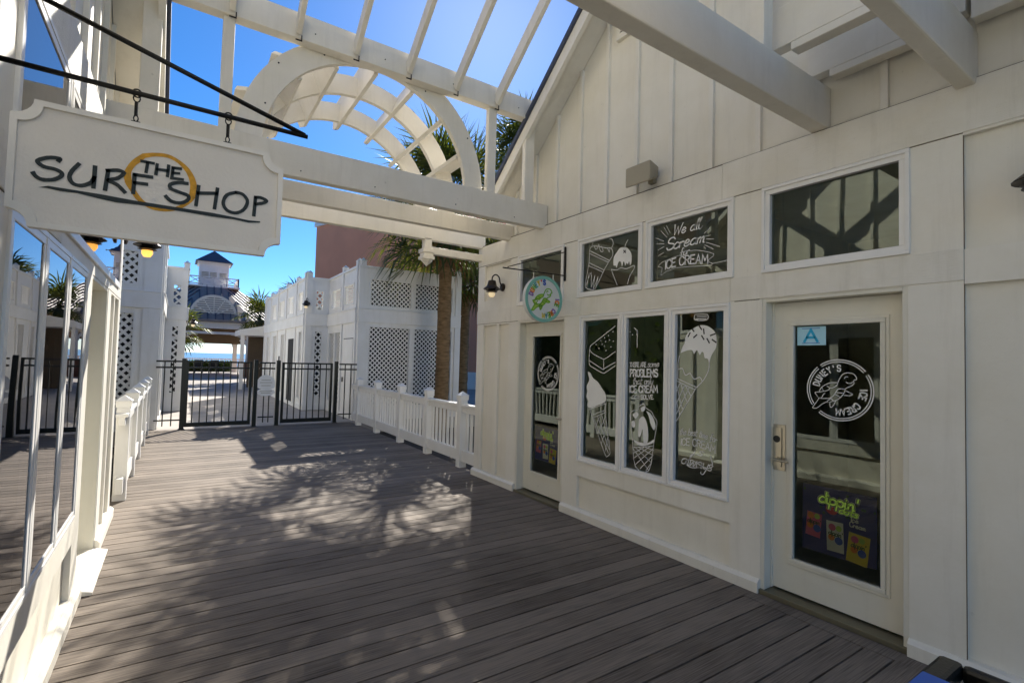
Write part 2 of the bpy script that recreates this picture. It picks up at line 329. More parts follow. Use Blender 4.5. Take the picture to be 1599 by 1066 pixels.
D = {'sandwich':[('L',[(4.033,1.804),(4.019,1.841),(3.661,2.036)]),('L',[(3.517,2.045),(3.403,2.006),(3.366,1.977),(3.372,1.938),(3.513,1.868)]),('L',[(4.033,1.804),(3.993,1.762),(3.846,1.707),(3.789,1.707),(3.654,1.779)]),('L',[(4.033,1.804),(4.035,1.649),(3.974,1.609),(3.836,1.559),(3.785,1.565),(3.651,1.637)]),('L',[(3.817,1.703),(3.814,1.588)]),('L',[(4.03,1.68),(3.828,1.593),(3.652,1.67)]),('L',[(3.365,1.968),(3.365,1.819),(3.509,1.726)]),('L',[(3.37,1.866),(3.511,1.779)]),('D',[(3.937,1.854),(3.865,1.894),(3.892,1.813),(3.807,1.833),(3.794,1.882),(3.754,1.941),(3.739,1.897),(3.692,1.979),(3.786,1.789),(3.715,1.826),(3.457,1.971),(3.498,1.991),(3.809,1.922),(3.684,1.884),(3.844,1.853),(3.426,1.942)])],'softserve':[('F',[(4.056,1.566),(4.011,1.547),(3.97,1.497),(3.896,1.46),(3.831,1.394),(3.785,1.347),(3.777,1.269),(3.889,1.22),(4.006,1.179),(4.052,1.206),(4.038,1.248),(4.07,1.297),(4.056,1.349),(4.067,1.41),(4.029,1.474),(4.046,1.525)]),('L',[(4.011,1.168),(3.973,1.091),(3.777,0.74),(3.735,0.722),(3.708,0.742),(3.704,0.791),(3.774,1.132),(3.771,1.25)]),('L',[(4.02,1.163),(3.777,1.246)]),('L',[(3.986,1.106),(3.77,1.181)]),('L',[(3.967,1.079),(3.769,1.158)]),('L',[(3.943,1.07),(3.722,0.749)]),('L',[(3.886,1.096),(3.712,0.789)]),('L',[(3.83,1.122),(3.712,0.867)]),('L',[(3.773,1.112),(3.881,0.921)]),('L',[(3.754,1.017),(3.827,0.83)]),('L',[(3.732,0.922),(3.769,0.761)]),('L',[(3.858,1.107),(3.918,0.997)])],'sundae':[('L',[(3.433,1.163),(3.403,0.931),(3.361,0.685),(3.197,0.677),(3.145,0.929),(3.115,1.095),(3.116,1.147),(3.15,1.182),(3.174,1.221),(3.243,1.25),(3.267,1.284),(3.326,1.26),(3.342,1.222),(3.41,1.207),(3.438,1.167),(3.432,1.112)]),('F',[(3.411,0.957),(3.354,0.901),(3.271,0.892),(3.146,0.941),(3.144,0.972),(3.213,0.931),(3.307,0.921),(3.379,0.934)]),('F',[(3.323,1.138),(3.276,1.169),(3.236,1.125),(3.211,1.03),(3.218,0.936),(3.264,0.924),(3.281,1.047),(3.303,0.981),(3.332,0.977),(3.329,1.087)]),('F',[(3.409,1.17),(3.361,1.202),(3.331,1.178),(3.371,1.137)]),('F',[(3.242,1.223),(3.196,1.209),(3.15,1.161),(3.126,1.093),(3.148,1.056),(3.183,1.104),(3.207,1.173)]),('F',[(3.309,1.244),(3.262,1.266),(3.254,1.231),(3.294,1.209)]),('F',[(3.42,1.104),(3.383,1.117),(3.37,1.064),(3.406,1.05)]),('L',[(3.402,0.857),(3.197,0.677)]),('L',[(3.377,0.87),(3.164,0.754)]),('L',[(3.317,0.871),(3.152,0.826)]),('L',[(3.247,0.887),(3.144,0.871)]),('L',[(3.149,0.888),(3.369,0.698)]),('L',[(3.19,0.899),(3.385,0.759)]),('L',[(3.259,0.883),(3.393,0.804)]),('L',[(3.15,0.827),(3.301,0.678)]),('L',[(3.169,0.753),(3.231,0.674)]),('L',[(3.397,0.858),(3.145,0.912)])],'bigcone':[('F',[(2.862,1.765),(2.843,1.816),(2.819,1.857),(2.814,1.899),(2.785,1.94),(2.727,1.98),(2.651,2.001),(2.577,1.982),(2.522,1.932),(2.508,1.876),(2.512,1.813),(2.547,1.758),(2.565,1.718),(2.573,1.673),(2.588,1.717),(2.619,1.725),(2.629,1.765),(2.648,1.774),(2.666,1.749),(2.695,1.79),(2.724,1.757),(2.743,1.79),(2.802,1.785)]),('K',[(2.784,1.907),(2.765,1.94)]),('K',[(2.729,1.897),(2.697,1.921)]),('K',[(2.632,1.968),(2.626,1.927)]),('K',[(2.674,1.994),(2.651,1.964)]),('K',[(2.65,1.912),(2.627,1.879)]),('K',[(2.598,1.886),(2.575,1.849)]),('K',[(2.567,1.91),(2.522,1.924)]),('K',[(2.549,1.877),(2.513,1.853)]),('K',[(2.746,1.972),(2.726,1.95)]),('L',[(2.874,1.74),(2.887,1.68),(2.889,1.544)]),('L',[(2.573,1.686),(2.581,1.622),(2.626,1.54),(2.7,1.468)]),('L',[(2.886,1.621),(2.84,1.63),(2.809,1.573),(2.76,1.591),(2.72,1.543),(2.664,1.562),(2.641,1.531)]),('L',[(2.893,1.541),(2.697,1.476)]),('L',[(2.897,1.52),(2.71,1.454)]),('L',[(2.698,1.471),(2.915,1.141)]),('L',[(2.868,1.495),(2.917,1.39)]),('L',[(2.817,1.481),(2.911,1.297)]),('L',[(2.768,1.467),(2.902,1.222)]),('L',[(2.898,1.476),(2.834,1.279)]),('L',[(2.858,1.504),(2.791,1.349)]),('L',[(2.807,1.486),(2.753,1.402)]),('L',[(2.911,1.374),(2.863,1.234)]),('L',[(2.699,2.078),(2.606,2.072)]),('L',[(2.709,2.058),(2.611,2.053)]),('L',[(2.719,2.095),(2.6,2.088),(2.605,2.043),(2.718,2.049),(2.719,2.095)])],'swash':[('L',[(2.554,0.92),(2.536,0.868),(2.544,0.828),(2.616,0.819),(2.729,0.857),(2.787,0.842),(2.791,0.814),(2.728,0.793),(2.635,0.818)])],'fancycone':[('L',[(4.066,2.875),(4.07,2.74),(4.124,2.51),(4.097,2.465),(4.053,2.449),(3.969,2.452),(3.846,2.615),(3.766,2.712),(3.717,2.761),(3.716,2.805),(3.746,2.844),(3.809,2.857),(3.882,2.879),(3.982,2.91),(4.041,2.907),(4.066,2.875)]),('L',[(4.057,2.868),(3.766,2.721)]),('L',[(4.061,2.839),(3.775,2.702)]),('L',[(4.065,2.739),(3.843,2.632)]),('L',[(4.069,2.708),(3.855,2.611)]),('L',[(4.112,2.502),(4.033,2.629),(4.028,2.47),(3.973,2.597),(3.994,2.454),(3.923,2.574),(3.961,2.457)]),('L',[(4.097,2.477),(4.067,2.633)]),('L',[(4.029,2.919),(4.014,2.955)]),('L',[(3.99,2.909),(3.972,2.871),(3.944,2.878),(3.924,2.915),(3.897,2.841),(3.856,2.831),(3.882,2.89)]),('L',[(3.793,2.852),(3.765,2.808),(3.754,2.851)]),('L',[(3.764,2.943),(3.725,2.93),(3.711,2.883),(3.735,2.842)])],'cherry':[('F',[(3.704,2.702),(3.697,2.746),(3.66,2.785),(3.616,2.822),(3.571,2.822),(3.513,2.804),(3.461,2.741),(3.455,2.665),(3.473,2.625),(3.488,2.67),(3.502,2.64),(3.524,2.659),(3.538,2.634),(3.561,2.681),(3.581,2.629),(3.597,2.676),(3.627,2.685),(3.656,2.629),(3.672,2.653),(3.699,2.657)]),('K',[(3.563,2.791),(3.533,2.762)]),('K',[(3.534,2.786),(3.563,2.766)]),('L',[(3.549,2.788),(3.543,2.842),(3.508,2.89)]),('L',[(3.732,2.623),(3.7,2.557),(3.644,2.451)]),('L',[(3.732,2.623),(3.655,2.604),(3.596,2.62),(3.522,2.599),(3.423,2.618),(3.423,2.586),(3.477,2.518),(3.504,2.446)])],'banner':[('L',[(3.08,2.599),(2.912,2.63),(2.855,2.633)]),('L',[(2.782,2.654),(2.689,2.643),(2.542,2.587),(2.593,2.545),(2.551,2.511),(2.418,2.518)]),('L',[(2.928,2.524),(2.796,2.518),(2.592,2.499),(2.551,2.511)]),('L',[(3.08,2.599),(3.124,2.565),(3.077,2.546),(3.091,2.48),(3.03,2.507),(2.928,2.524)]),('L',[(3.161,2.84),(3.065,2.792)]),('L',[(3.153,2.783),(3.059,2.764)]),('L',[(3.133,2.718),(3.058,2.741)]),('L',[(3.125,2.666),(3.063,2.686)]),('L',[(3.098,2.894),(3.029,2.82)]),('L',[(3.062,2.917),(3.011,2.842)]),('L',[(2.638,2.778),(2.586,2.814)]),('L',[(2.627,2.753),(2.575,2.752)]),('L',[(2.616,2.728),(2.544,2.712)]),('L',[(2.621,2.701),(2.488,2.641)]),('L',[(2.631,2.68),(2.548,2.63)]),('L',[(2.641,2.668),(2.62,2.645)]),('L',[(3.037,2.932),(2.993,2.853)]),('L',[(2.675,2.823),(2.654,2.847)])],'turtle':[[(-0.049,0.209),(0.01,0.359),(0.087,0.495),(0.189,0.568),(0.32,0.578),(0.432,0.544),(0.505,0.451),(0.515,0.369),(0.451,0.354),(0.432,0.306),(0.442,0.233),(0.364,0.155),(0.233,0.087),(0.165,0.024)],[(0.209,0.282),(0.277,0.238),(0.364,0.252),(0.432,0.306)],[(-0.621,-0.102),(-0.549,0.053),(-0.383,0.175),(-0.218,0.233),(-0.049,0.233),(-0.083,0.131),(-0.218,0.058),(-0.301,0.068),(-0.369,0.112)],[(-0.621,-0.102),(-0.476,-0.068),(-0.311,-0.01),(-0.291,0.063)],[(-0.694,-0.238),(-0.597,-0.306),(-0.427,-0.306),(-0.267,-0.282),(-0.15,-0.17),(-0.083,-0.044),(-0.015,0.034),(0.146,0.044),(0.17,-0.024),(0.146,-0.102),(0.053,-0.233),(-0.083,-0.34),(-0.311,-0.422),(-0.359,-0.388),(-0.243,-0.291)],[(-0.092,-0.083),(0.146,-0.087)],[(-0.126,-0.146),(0.053,-0.233)],[(-0.243,-0.291),(-0.16,-0.369)],[(-0.621,-0.102),(-0.752,-0.126),(-0.68,-0.233),(-0.631,-0.306),(-0.646,-0.359),(-0.786,-0.578),(-0.825,-0.655),(-0.689,-0.646),(-0.549,-0.529),(-0.427,-0.442),(-0.311,-0.422)],[(0.17,0.01),(0.277,-0.044),(0.398,-0.107),(0.32,-0.16),(0.155,-0.16)],[(-0.277,-0.417),(-0.277,-0.529),(-0.243,-0.587),(-0.17,-0.519),(-0.102,-0.369)],[(-0.524,0.044),(-0.476,-0.068)],[(-0.549,-0.316),(-0.476,-0.17),(-0.427,-0.141)],[(0.165,0.388),(0.199,0.451),(0.267,0.442)]],'surf':{'S':[(-0.321,2.22),(-0.319,2.228),(-0.341,2.226),(-0.362,2.215),(-0.366,2.206),(-0.352,2.196),(-0.328,2.194),(-0.313,2.187),(-0.313,2.176),(-0.33,2.162),(-0.354,2.157),(-0.368,2.163),(-0.375,2.173)],'U':[(-0.274,2.223),(-0.289,2.198),(-0.294,2.177),(-0.285,2.16),(-0.265,2.158),(-0.244,2.172),(-0.236,2.191)],'U2':[(-0.236,2.224),(-0.237,2.158)],'R':[(-0.204,2.22),(-0.209,2.157)],'R2':[(-0.207,2.218),(-0.181,2.225),(-0.165,2.22),(-0.18,2.2),(-0.202,2.189),(-0.179,2.178),(-0.16,2.159)],'F':[(-0.138,2.223),(-0.139,2.161)],'F2':[(-0.138,2.221),(-0.093,2.223)],'F3':[(-0.138,2.195),(-0.105,2.197)],'s2':[(0.004,2.223),(-0.021,2.221),(-0.043,2.21),(-0.04,2.196),(-0.015,2.189),(0.008,2.182),(0.006,2.167),(-0.013,2.154),(-0.038,2.155),(-0.054,2.169)],'H':[(0.036,2.222),(0.031,2.155)],'H2':[(0.034,2.197),(0.09,2.208)],'H3':[(0.091,2.225),(0.085,2.154)],'O':[(0.147,2.223),(0.12,2.208),(0.11,2.178),(0.123,2.155),(0.15,2.151),(0.174,2.168),(0.184,2.199),(0.169,2.22),(0.147,2.223)],'P':[(0.209,2.22),(0.206,2.152)],'P2':[(0.208,2.218),(0.226,2.22),(0.245,2.213),(0.233,2.202),(0.209,2.194)],'t':[(-0.123,2.269),(-0.09,2.269)],'t2':[(-0.106,2.269),(-0.109,2.235)],'h':[(-0.081,2.269),(-0.083,2.234)],'h2':[(-0.081,2.252),(-0.052,2.254)],'h3':[(-0.05,2.272),(-0.052,2.235)],'e':[(-0.038,2.269),(-0.04,2.232),(-0.009,2.234)],'e2':[(-0.038,2.267),(-0.016,2.269)],'e3':[(-0.038,2.25),(-0.02,2.252)]},'ul':[(-0.362,2.132),(-0.341,2.141),(-0.285,2.141),(-0.217,2.141),(-0.137,2.138),(-0.032,2.138),(0.08,2.138),(0.145,2.135),(0.192,2.132),(0.227,2.135),(0.227,2.13),(0.19,2.124),(0.145,2.127),(0.08,2.125),(-0.012,2.127),(-0.061,2.126),(-0.127,2.126),(-0.181,2.123),(-0.225,2.127),(-0.272,2.133),(-0.313,2.131),(-0.345,2.134)],'ringo':[(-0.121,2.294),(-0.088,2.305),(-0.05,2.308),(-0.014,2.292),(0.012,2.268),(0.029,2.232),(0.031,2.193),(0.021,2.167),(-0.008,2.137),(-0.037,2.122),(-0.07,2.117),(-0.099,2.122),(-0.128,2.14),(-0.147,2.167),(-0.162,2.193),(-0.165,2.221),(-0.157,2.246),(-0.143,2.27)],'ringi':[(-0.115,2.285),(-0.088,2.297),(-0.054,2.301),(-0.024,2.29),(0.002,2.263),(0.015,2.229),(0.015,2.193),(0.009,2.167),(-0.013,2.142),(-0.037,2.129),(-0.071,2.123),(-0.095,2.129),(-0.116,2.142),(-0.136,2.17),(-0.146,2.194),(-0.151,2.224),(-0.142,2.25),(-0.131,2.264)]}
# ---------------- ground ----------------
g = MB(); g.box(-60, 60, -30, 62, -.6, -.32); tag(g.obj('ground', 'soil'), kind='structure')
g = MB(); g.box(-60, 60, 62, 85, -1.6, -.8); tag(g.obj('beach', 'sand'), kind='structure')
g = MB(); g.box(-5000, 5000, 85, 9000, -6, -4); tag(g.obj('sea', 'sea'), kind='structure')
g = MB(); g.box(-12, 30, 12.97, 62, -.3, -.012); tag(g.obj('plaza_pavement', 'concrete'), kind='structure')
g = MB(); y = -3.06; rnd = random.Random(4)
while y < 12.9:
    xe = 3.50 if 1.1 < y < 2.1 else 3.74
    g.box(-.56, xe, y+.006, y+.147, -.03, rnd.uniform(-.0012, .0012)); y += .153
g.box(3.508, 3.64, 1.08, 2.15, -.03, .001)
tag(g.obj('boardwalk_deck', 'deck'), kind='structure')
g = MB(); g.box(-.56, 3.74, -3, 12.96, -.3, -.06); tag(g.obj('deck_gap_shade', 'void'), kind='structure')  # solid near-black slab under the boards, painted shade for the gaps
# ---------------- shops ----------------
RIDGE = 1.75
def zr(s): return 7.13-.832*abs(s-RIDGE)
def window(F, root, s0, s1, z0, z1, glass='glass', proud=0, label=None, flush=False):
    b = MB()
    for w0, da, db in ((0, -.03, .010 if flush else .018), (.022, -.032, .007 if flush else .006)):
        w1 = .024 if w0 == 0 else .058
        a0, a1, c0, c1 = s0+w0, s1-w0, z0+w0, z1-w0; t = w1-w0
        for q in ((a0, a1, c0, c0+t), (a0, a1, c1-t, c1), (a0, a0+t, c0+t, c1-t), (a1-t, a1, c0+t, c1-t)): b.fbox(F, *q, da, db+proud)
    win = b.obj('window', 'vinyl', root, bevel=.003, label=label)
    p = MB(); e = .055; dp = (.002 if flush else -.03)+proud; q = [F(s0+e, z0+e, dp), F(s1-e, z0+e, dp), F(s1-e, z1-e, dp), F(s0+e, z1-e, dp)]
    p.poly(q if F.n[0] > 0 else q[::-1]); p.obj('pane', glass, win)
    return win
def door(F, root, s0, s1, gs0, gs1, depth=.1, glass='glass', label=None):
    b = MB(); dj = -depth-.05
    b.fbox(F, s0, s0+.03, 0, 2.17, dj, -.004); b.fbox(F, s1-.03, s1, 0, 2.17, dj, -.004); b.fbox(F, s0+.03, s1-.03, 2.145, 2.17, dj, -.004)
    b.fbox(F, s0+.03, s0+.042, .04, 2.145, dj, -depth+.015); b.fbox(F, s1-.042, s1-.03, .04, 2.145, dj, -depth+.015)
    b.obj('door_frame', 'door', root, bevel=.003)
    a0, a1 = s0+.034, s1-.034; b = MB(); d0, d1 = -depth-.045, -depth
    for q in ((a0, gs0-.02, .05, 2.14), (gs1+.02, a1, .05, 2.14), (gs0-.02, gs1+.02, .05, .27), (gs0-.02, gs1+.02, 1.99, 2.14)): b.fbox(F, *q, d0, d1)
    dr = b.obj('door', 'door', root, label=label)
    b = MB()
    for e, t, h in ((.045, .022, .010), (.023, .028, .018)):
        x0, x1, y0, y1 = gs0-e, gs1+e, .29-e, 1.972+e
        for q in ((x0, x1, y0, y0+t), (x0, x1, y1-t, y1), (x0, x0+t, y0+t, y1-t), (x1-t, x1, y0+t, y1-t)): b.fbox(F, *q, d1-.012, d1+h)
    b.obj('glass_moulding', 'door', dr, bevel=.004)
    p = MB(); q = [F(gs0-.01, .28, d1-.012), F(gs1+.01, .28, d1-.012), F(gs1+.01, 1.98, d1-.012), F(gs0-.01, 1.98, d1-.012)]; p.poly(q if F.n[0] > 0 else q[::-1]); p.obj('pane', glass, dr)
    return dr
def shop(side):
    R = side == 'R'
    F = Fr(3.65, 0, 0, 1, -1, 0) if R else Fr(-.5, 0, 0, 1, 1, 0)
    root = thing('shop_building', 'cream gabled ice cream shop with lettered windows and two glass doors on the right' if R else 'sunlit white gabled shop front with tall glass windows on the left of the boardwalk', 'shop', (F.o[0], 1.75, 0))
    dep2 = .1 if R else .45
    tz = [(1.186, 2.111, 2.365, 3.01), (2.342, 3.245, 2.365, 3.01)] + ([(3.287, 4.214, 2.365, 3.01), (4.457, 5.393, 2.365, 3.01)] if R else [(3.29, 6.15, 2.25, 3.0)])
    doors = [(1.2, 2.11, 0, 2.17), (4.42, 5.36, 0, 2.17)]
    big = [(2.37, 4.165, .6, 2.165)]
    ops = tz+doors+big
    panels = [(2.36, 4.165, .1, .44), (5.58, 5.84, .1, 2.15), (5.9, 6.25, .1, 2.15), (-.7, .94, .1, 2.155), (-.7, .94, 2.35, 3.0), (-2.7, -.9, .1, 2.155)]
    if R: panels.append((5.58, 6.25, 2.5, 3.0))
    b = MB(); wallgrid(b, F, -2.93, 6.43, -.1, 3.3, ops, -.16, -.035); b.fbox(F, 6.27, 6.42, -.1, 3.3, -6, -.161); b.fbox(F, -2.92, -2.77, -.1, 3.3, -6, -.161); b.fbox(F, -2.92, 6.42, -.1, 3.3, -6.15, -6.0)
    b.obj('wall', 'wall', root)
    b = MB(); wallgrid(b, F, -2.93, 6.43, 0, 3.3, ops+panels, -.034, 0)
    b.obj('trim_boards', 'trim', root)
    b = MB()
    for q in ((.94, 2.37, 2.175, 2.36), (2.373, 4.165, 2.17, 2.36), (4.168, 6.436, 2.175, 2.36), (-2.9, 2.45, 3.015, 3.305), (2.453, 6.436, 3.015, 3.3)) if R else ((.94, 3.27, 2.175, 2.36), (-2.9, 2.45, 3.015, 3.305), (2.453, 6.436, 3.015, 3.3)): b = MB(); b.fbox(F, *q, -.01, .006); b.obj('belt_board', 'belt', root, bevel=.003)
    b = MB()
    for a0, a1 in ((-2.93, 1.2), (2.11, 4.42), (5.36, 6.45)): b = MB(); b.prism([(0, 0), (.035, 0), (.035, .075), (.012, .1), (0, .1)], lambda u, v, a: F(a, v, u), a0, a1); b.obj('baseboard', 'trim', root, bevel=.002)
    b = MB()   # open joints between the boards
    for q in ((-2.9, 6.42, 3.3055, 3.310, -.04, -.001), (.94, 6.42, 3.0095, 3.0145, -.01, .0015), (2.13, 2.335, 2.169, 2.1735, -.01, .0015), (5.37, 6.42, 2.1695, 2.174, -.01, .0015), (.938, .9405, .1, 3.0, -.01, .001)): b.fbox(F, *q)
    b.obj('joint', 'wood', root)
    b = MB()   # room behind the glass
    z1 = 3.25
    for q in ((-2.75, 6.25, -.05, -.02, -5.9, -.17), (-2.75, 6.25, z1, z1+.03, -5.9, -.17), (-2.75, 6.25, 0, z1, -3.4, -3.37), (2.9, 2.95, 0, z1, -3.3, -1.2)): b.fbox(F, *q)
    b.obj('room', 'interior', root)
    # gable
    b = MB(); b.prism([(-2.3, 3.3), (5.8, 3.3), (5.8, zr(5.8)-.08), (RIDGE, zr(RIDGE)-.08), (-2.3, zr(5.8)-.08)], lambda u, v, a: F(u, v, a), -.16, -.045)
    b.obj('gable_siding', 'wall', root)
    b = MB(); b.fbox(F, -2.95, 6.46, 3.306, 3.34, -6.1, -.17 if R else -.17); b.obj('roof_cap', 'roof', root)
    for k in range(-11, 10):
        b = MB()
        s = 2.164+.4175*k
        if abs(s-RIDGE) < 3.95 and zr(s)-.1 > 3.35: b.fbox(F, s-.022, s+.022, 3.301, zr(s)-.1, -.05, -.015); b.obj('batten', 'trim', root, bevel=.003)
    for sg in (1, -1):
        e = RIDGE+sg*4.0
        def slab(o0, o1): return [(RIDGE, zr(RIDGE)-o0), (e, zr(e)-o0), (e, zr(e)-o1), (RIDGE, zr(RIDGE)-o1)]
        b = MB(); b.prism(slab(0, .06), lambda u, v, a: F(u, v, a), .34, -6.3); rf = b.obj('roof', 'roof', root)
        b = MB(); b.prism(slab(.062, .23), lambda u, v, a: F(u, v, a), .26, .31); b.prism(slab(.062, .09), lambda u, v, a: F(u, v, a), -.04, .259); b.obj('rake_board', 'trim', rf)
    # windows
    W = []
    for q in tz: W.append(window(F, root, *q, glass='glass' if R else 'glassL', proud=0 if R else .004, flush=not R))
    for a0, a1 in ((2.37, 2.958), (2.962, 3.538), (3.542, 4.165)): W.append(window(F, root, a0, a1, .6, 2.165, glass='glass' if R else 'glassL', flush=not R))
    d1 = door(F, root, 1.2, 2.11, 1.372, 1.923, glass='glassdoor' if R else 'glassL'); d2 = door(F, root, 4.42, 5.36, 4.60, 5.15, depth=dep2, glass='glassdoor' if R else 'glassL')
    b = MB(); b.fbox(F, 1.2, 2.11, 0, .035, -.16, .02); b.obj('threshold', 'threshold', root, bevel=.004)
    b = MB()
    if R: b.fbox(F, 4.42, 5.36, 0, .03, -.16, .02)
    else: b.prism([(-.5, 0), (.09, 0), (.09, .02), (-.0, .045), (-.5, .045)], lambda u, v, a: F(a, v, u), 4.44, 5.34)
    b.obj('threshold', 'threshold' if R else 'trim', root, bevel=.003)
    for dd, hs, sg in ((d1, 2.035, -1), (d2, 4.515 if R else 5.2, 1)):
        dd_ = -.1 if dd is d1 else -dep2
        b = MB()
        if dd is d1:
            b.fbox(F, hs-.055, hs+.045, .903, 1.239, dd_, dd_+.008); b.fbox(F, hs-.032, hs+.03, .93, 1.215, dd_+.008, dd_+.02)
            b.tube([F(hs, .985, dd_), F(hs, .985, dd_+.05), F(hs+sg*.03, .985, dd_+.062), F(hs+sg*.105, .978, dd_+.06)], [.014, .013, .011, .008])
            b.m = 1; b.tube([F(hs, 1.132, dd_+.015), F(hs, 1.132, dd_+.024)], .026, 14)
        else:
            b.fbox(F, hs-.02, hs+.02, .9, 1.1, dd_, dd_+.008); b.tube([F(hs, 1.0, dd_), F(hs, 1.0, dd_+.05), F(hs+sg*.09, 1.0, dd_+.055)], [.012, .011, .008])
        b.obj('handle', ['steel', 'black'], dd, bevel=.002)
    return root, F, W, d1, d2
shopR, FR, WR, dR1, dR2 = shop('R')
shopL, FL, WL, dL1, dL2 = shop('L')
# gable vent of the right shop
b = MB(); vF = FR
for q in ((2.9, 3.7, 4.99, 5.05), (2.9, 3.7, 5.42, 5.47), (2.9, 2.95, 5.05, 5.42), (3.65, 3.7, 5.05, 5.42)): b.fbox(vF, *q, -.045, 0)
v = b.obj('gable_vent', 'trim', shopR)
b = MB()
for k in range(6): z = 5.07+k*.058; b.hexa([vF(2.95, z, -.005), vF(3.65, z, -.005), vF(3.65, z+.05, -.04), vF(2.95, z+.05, -.04), vF(2.95, z+.008, -.003), vF(3.65, z+.008, -.003), vF(3.65, z+.058, -.038), vF(2.95, z+.058, -.038)])
b.m = 1; b.fbox(vF, 2.95, 3.65, 5.05, 5.42, -.0449, -.043); b.obj('louvre', ['trim', 'void'], v)
# lettering and drawings on the windows
def wf(d): return lambda y, z: (3.65-d, y, z)
def draw(mb, items, fn, fn2, lw):
    for t, p in items:
        if t == 'L': mb.m = 0; mb.ribbon(spline(p, 3) if len(p) > 3 else p, lw, fn)
        elif t == 'F': mb.m = 0; mb.poly([fn(*q) for q in spline(p+[p[0]], 3)[:-1]])
        elif t == 'K': mb.m = 1; mb.ribbon(p, lw*1.6, fn2)
        elif t == 'D':
            mb.m = 0
            for q in p: mb.poly([fn(q[0]+.007*cos(a*pi/4), q[1]+.007*sin(a*pi/4)) for a in range(8)])
dec = -.027
fA, fB = wf(dec), wf(dec+.001)
wt1, wt2, w_near, w_mid, w_far = WR[2], WR[1], WR[4], WR[5], WR[6]
MD = ['sticker', 'sprinkle']
def clip(items, lo, hi):
    out = []
    for t, p in items:
        q = [s for s in p if lo <= s[0] <= hi]
        if t == 'D':
            if q: out.append((t, q))
        elif len(q) > 1: out.append((t, q))
    return out
b = MB(); draw(b, clip(D['sandwich'], 3.6, 4.2), fA, fB, .0075); b.obj('sandwich_drawing', MD, w_far)
b = MB(); draw(b, D['softserve'], fA, fB, .006); b.obj('cone_drawing', MD, w_far, label='white drawing of a soft serve cone leaning to the right')
b = MB(); draw(b, clip(D['sandwich'], 2.9, 3.49), fA, fB, .0075); b.obj('sandwich_drawing', MD, w_mid)
b = MB(); draw(b, D['sundae'], fA, fB, .006)
b.obj('sundae_drawing', MD, w_mid)
b = MB(); ft = lambda a, z: (3.65-dec, -a, z)
def T_(mb, s, p0, p1, h, w_, slant=0, arc=0, gap=.16): text(mb, s, -p0[0], p0[1], -p1[0], p1[1], h, w_, ft, slant, gap, arc)
T_(b, "THERE ARE", (3.452, 1.628), (3.25, 1.634), .042, .0085); T_(b, "some", (3.235, 1.634), (3.10, 1.641), .06, .006, .3, gap=.02)
T_(b, "PROBLEMS", (3.445, 1.535), (3.112, 1.548), .068, .014); T_(b, "that only", (3.415, 1.463), (3.170, 1.476), .07, .006, .3, gap=.02)
T_(b, "ICE CREAM", (3.445, 1.382), (3.11, 1.402), .063, .013); T_(b, "can", (3.425, 1.326), (3.325, 1.33), .06, .006, .3, gap=.02); T_(b, "SOLVE.", (3.305, 1.328), (3.154, 1.340), .038, .008)
b.obj('lettering', 'sticker', w_mid)
b = MB(); draw(b, D['bigcone'], fA, fB, .0075); draw(b, D['swash'], fA, fB, .007); b.obj('cone_drawing', MD, w_near, label='large white cone drawing dipped with sprinkles')
b = MB(); T_(b, "the best time for", (2.862, 1.052), (2.50, 1.035), .06, .006, .25, .02, gap=.03); T_(b, "ICE CREAM", (2.843, .965), (2.511, .95), .058, .008, 0, .02)
T_(b, "is", (2.72, .905), (2.63, .91), .07, .007, .3); T_(b, "always", (2.846, .812), (2.545, .80), .1, .0075, .3, .0, gap=.02); b.obj('lettering', 'sticker', w_near)
b = MB(); draw(b, D['fancycone'], fA, fB, .0065); b.obj('cone_drawing', MD, wt1)
b = MB(); draw(b, D['cherry'], fA, fB, .0065); b.obj('sundae_drawing', MD, wt1)
b = MB(); draw(b, D['banner'], fA, fB, .004); b.obj('banner_drawing', MD, wt2)
b = MB(); T_(b, "We all", (2.963, 2.825), (2.685, 2.83), .09, .011, .25, gap=.05); T_(b, "Scream", (3.033, 2.70), (2.637, 2.705), .105, .012, .25, gap=.04); T_(b, "for", (2.883, 2.622), (2.787, 2.632), .065, .009, .25, gap=.03)
T_(b, "ICE CREAM", (3.04, 2.528), (2.60, 2.515), .075, .012, 0, .02); b.obj('lettering', 'sticker', wt2)
def emblem(mb, fn, lw, mats=None, rings=True):
    if rings:
        for r, w_ in ((1, .035), (.93, .03)):
            for k0, k1 in ((-128, 35), (40, 128), (133, 217)): mb.m = 0; mb.ribbon([(r*cos(radians(a)), r*sin(radians(a))) for a in range(k0, k1+1, 5)], w_*1.0, fn)
    for wd, a0, a1 in (("DUNEY'S", 172, 84), ("ICE", 8, -23), ("CREAM", -36, -98)):
        circtext(mb, wd, a0, a1, .72, .2, lw*1.25, fn, mats)
for dd, yc, zc, r in ((dR1, 1.627, 1.518, .206), (dR2, 4.858, 1.514, .206)):
    fn = (lambda yc, zc, r: lambda u, v: (3.7605, yc-u*r, zc+v*r))(yc, zc, r)
    b = MB(); emblem(b, fn, .034)
    for p in D['turtle']: b.ribbon(spline(p, 3), .022, fn)
    b.obj('round_emblem', 'sticker', dd)
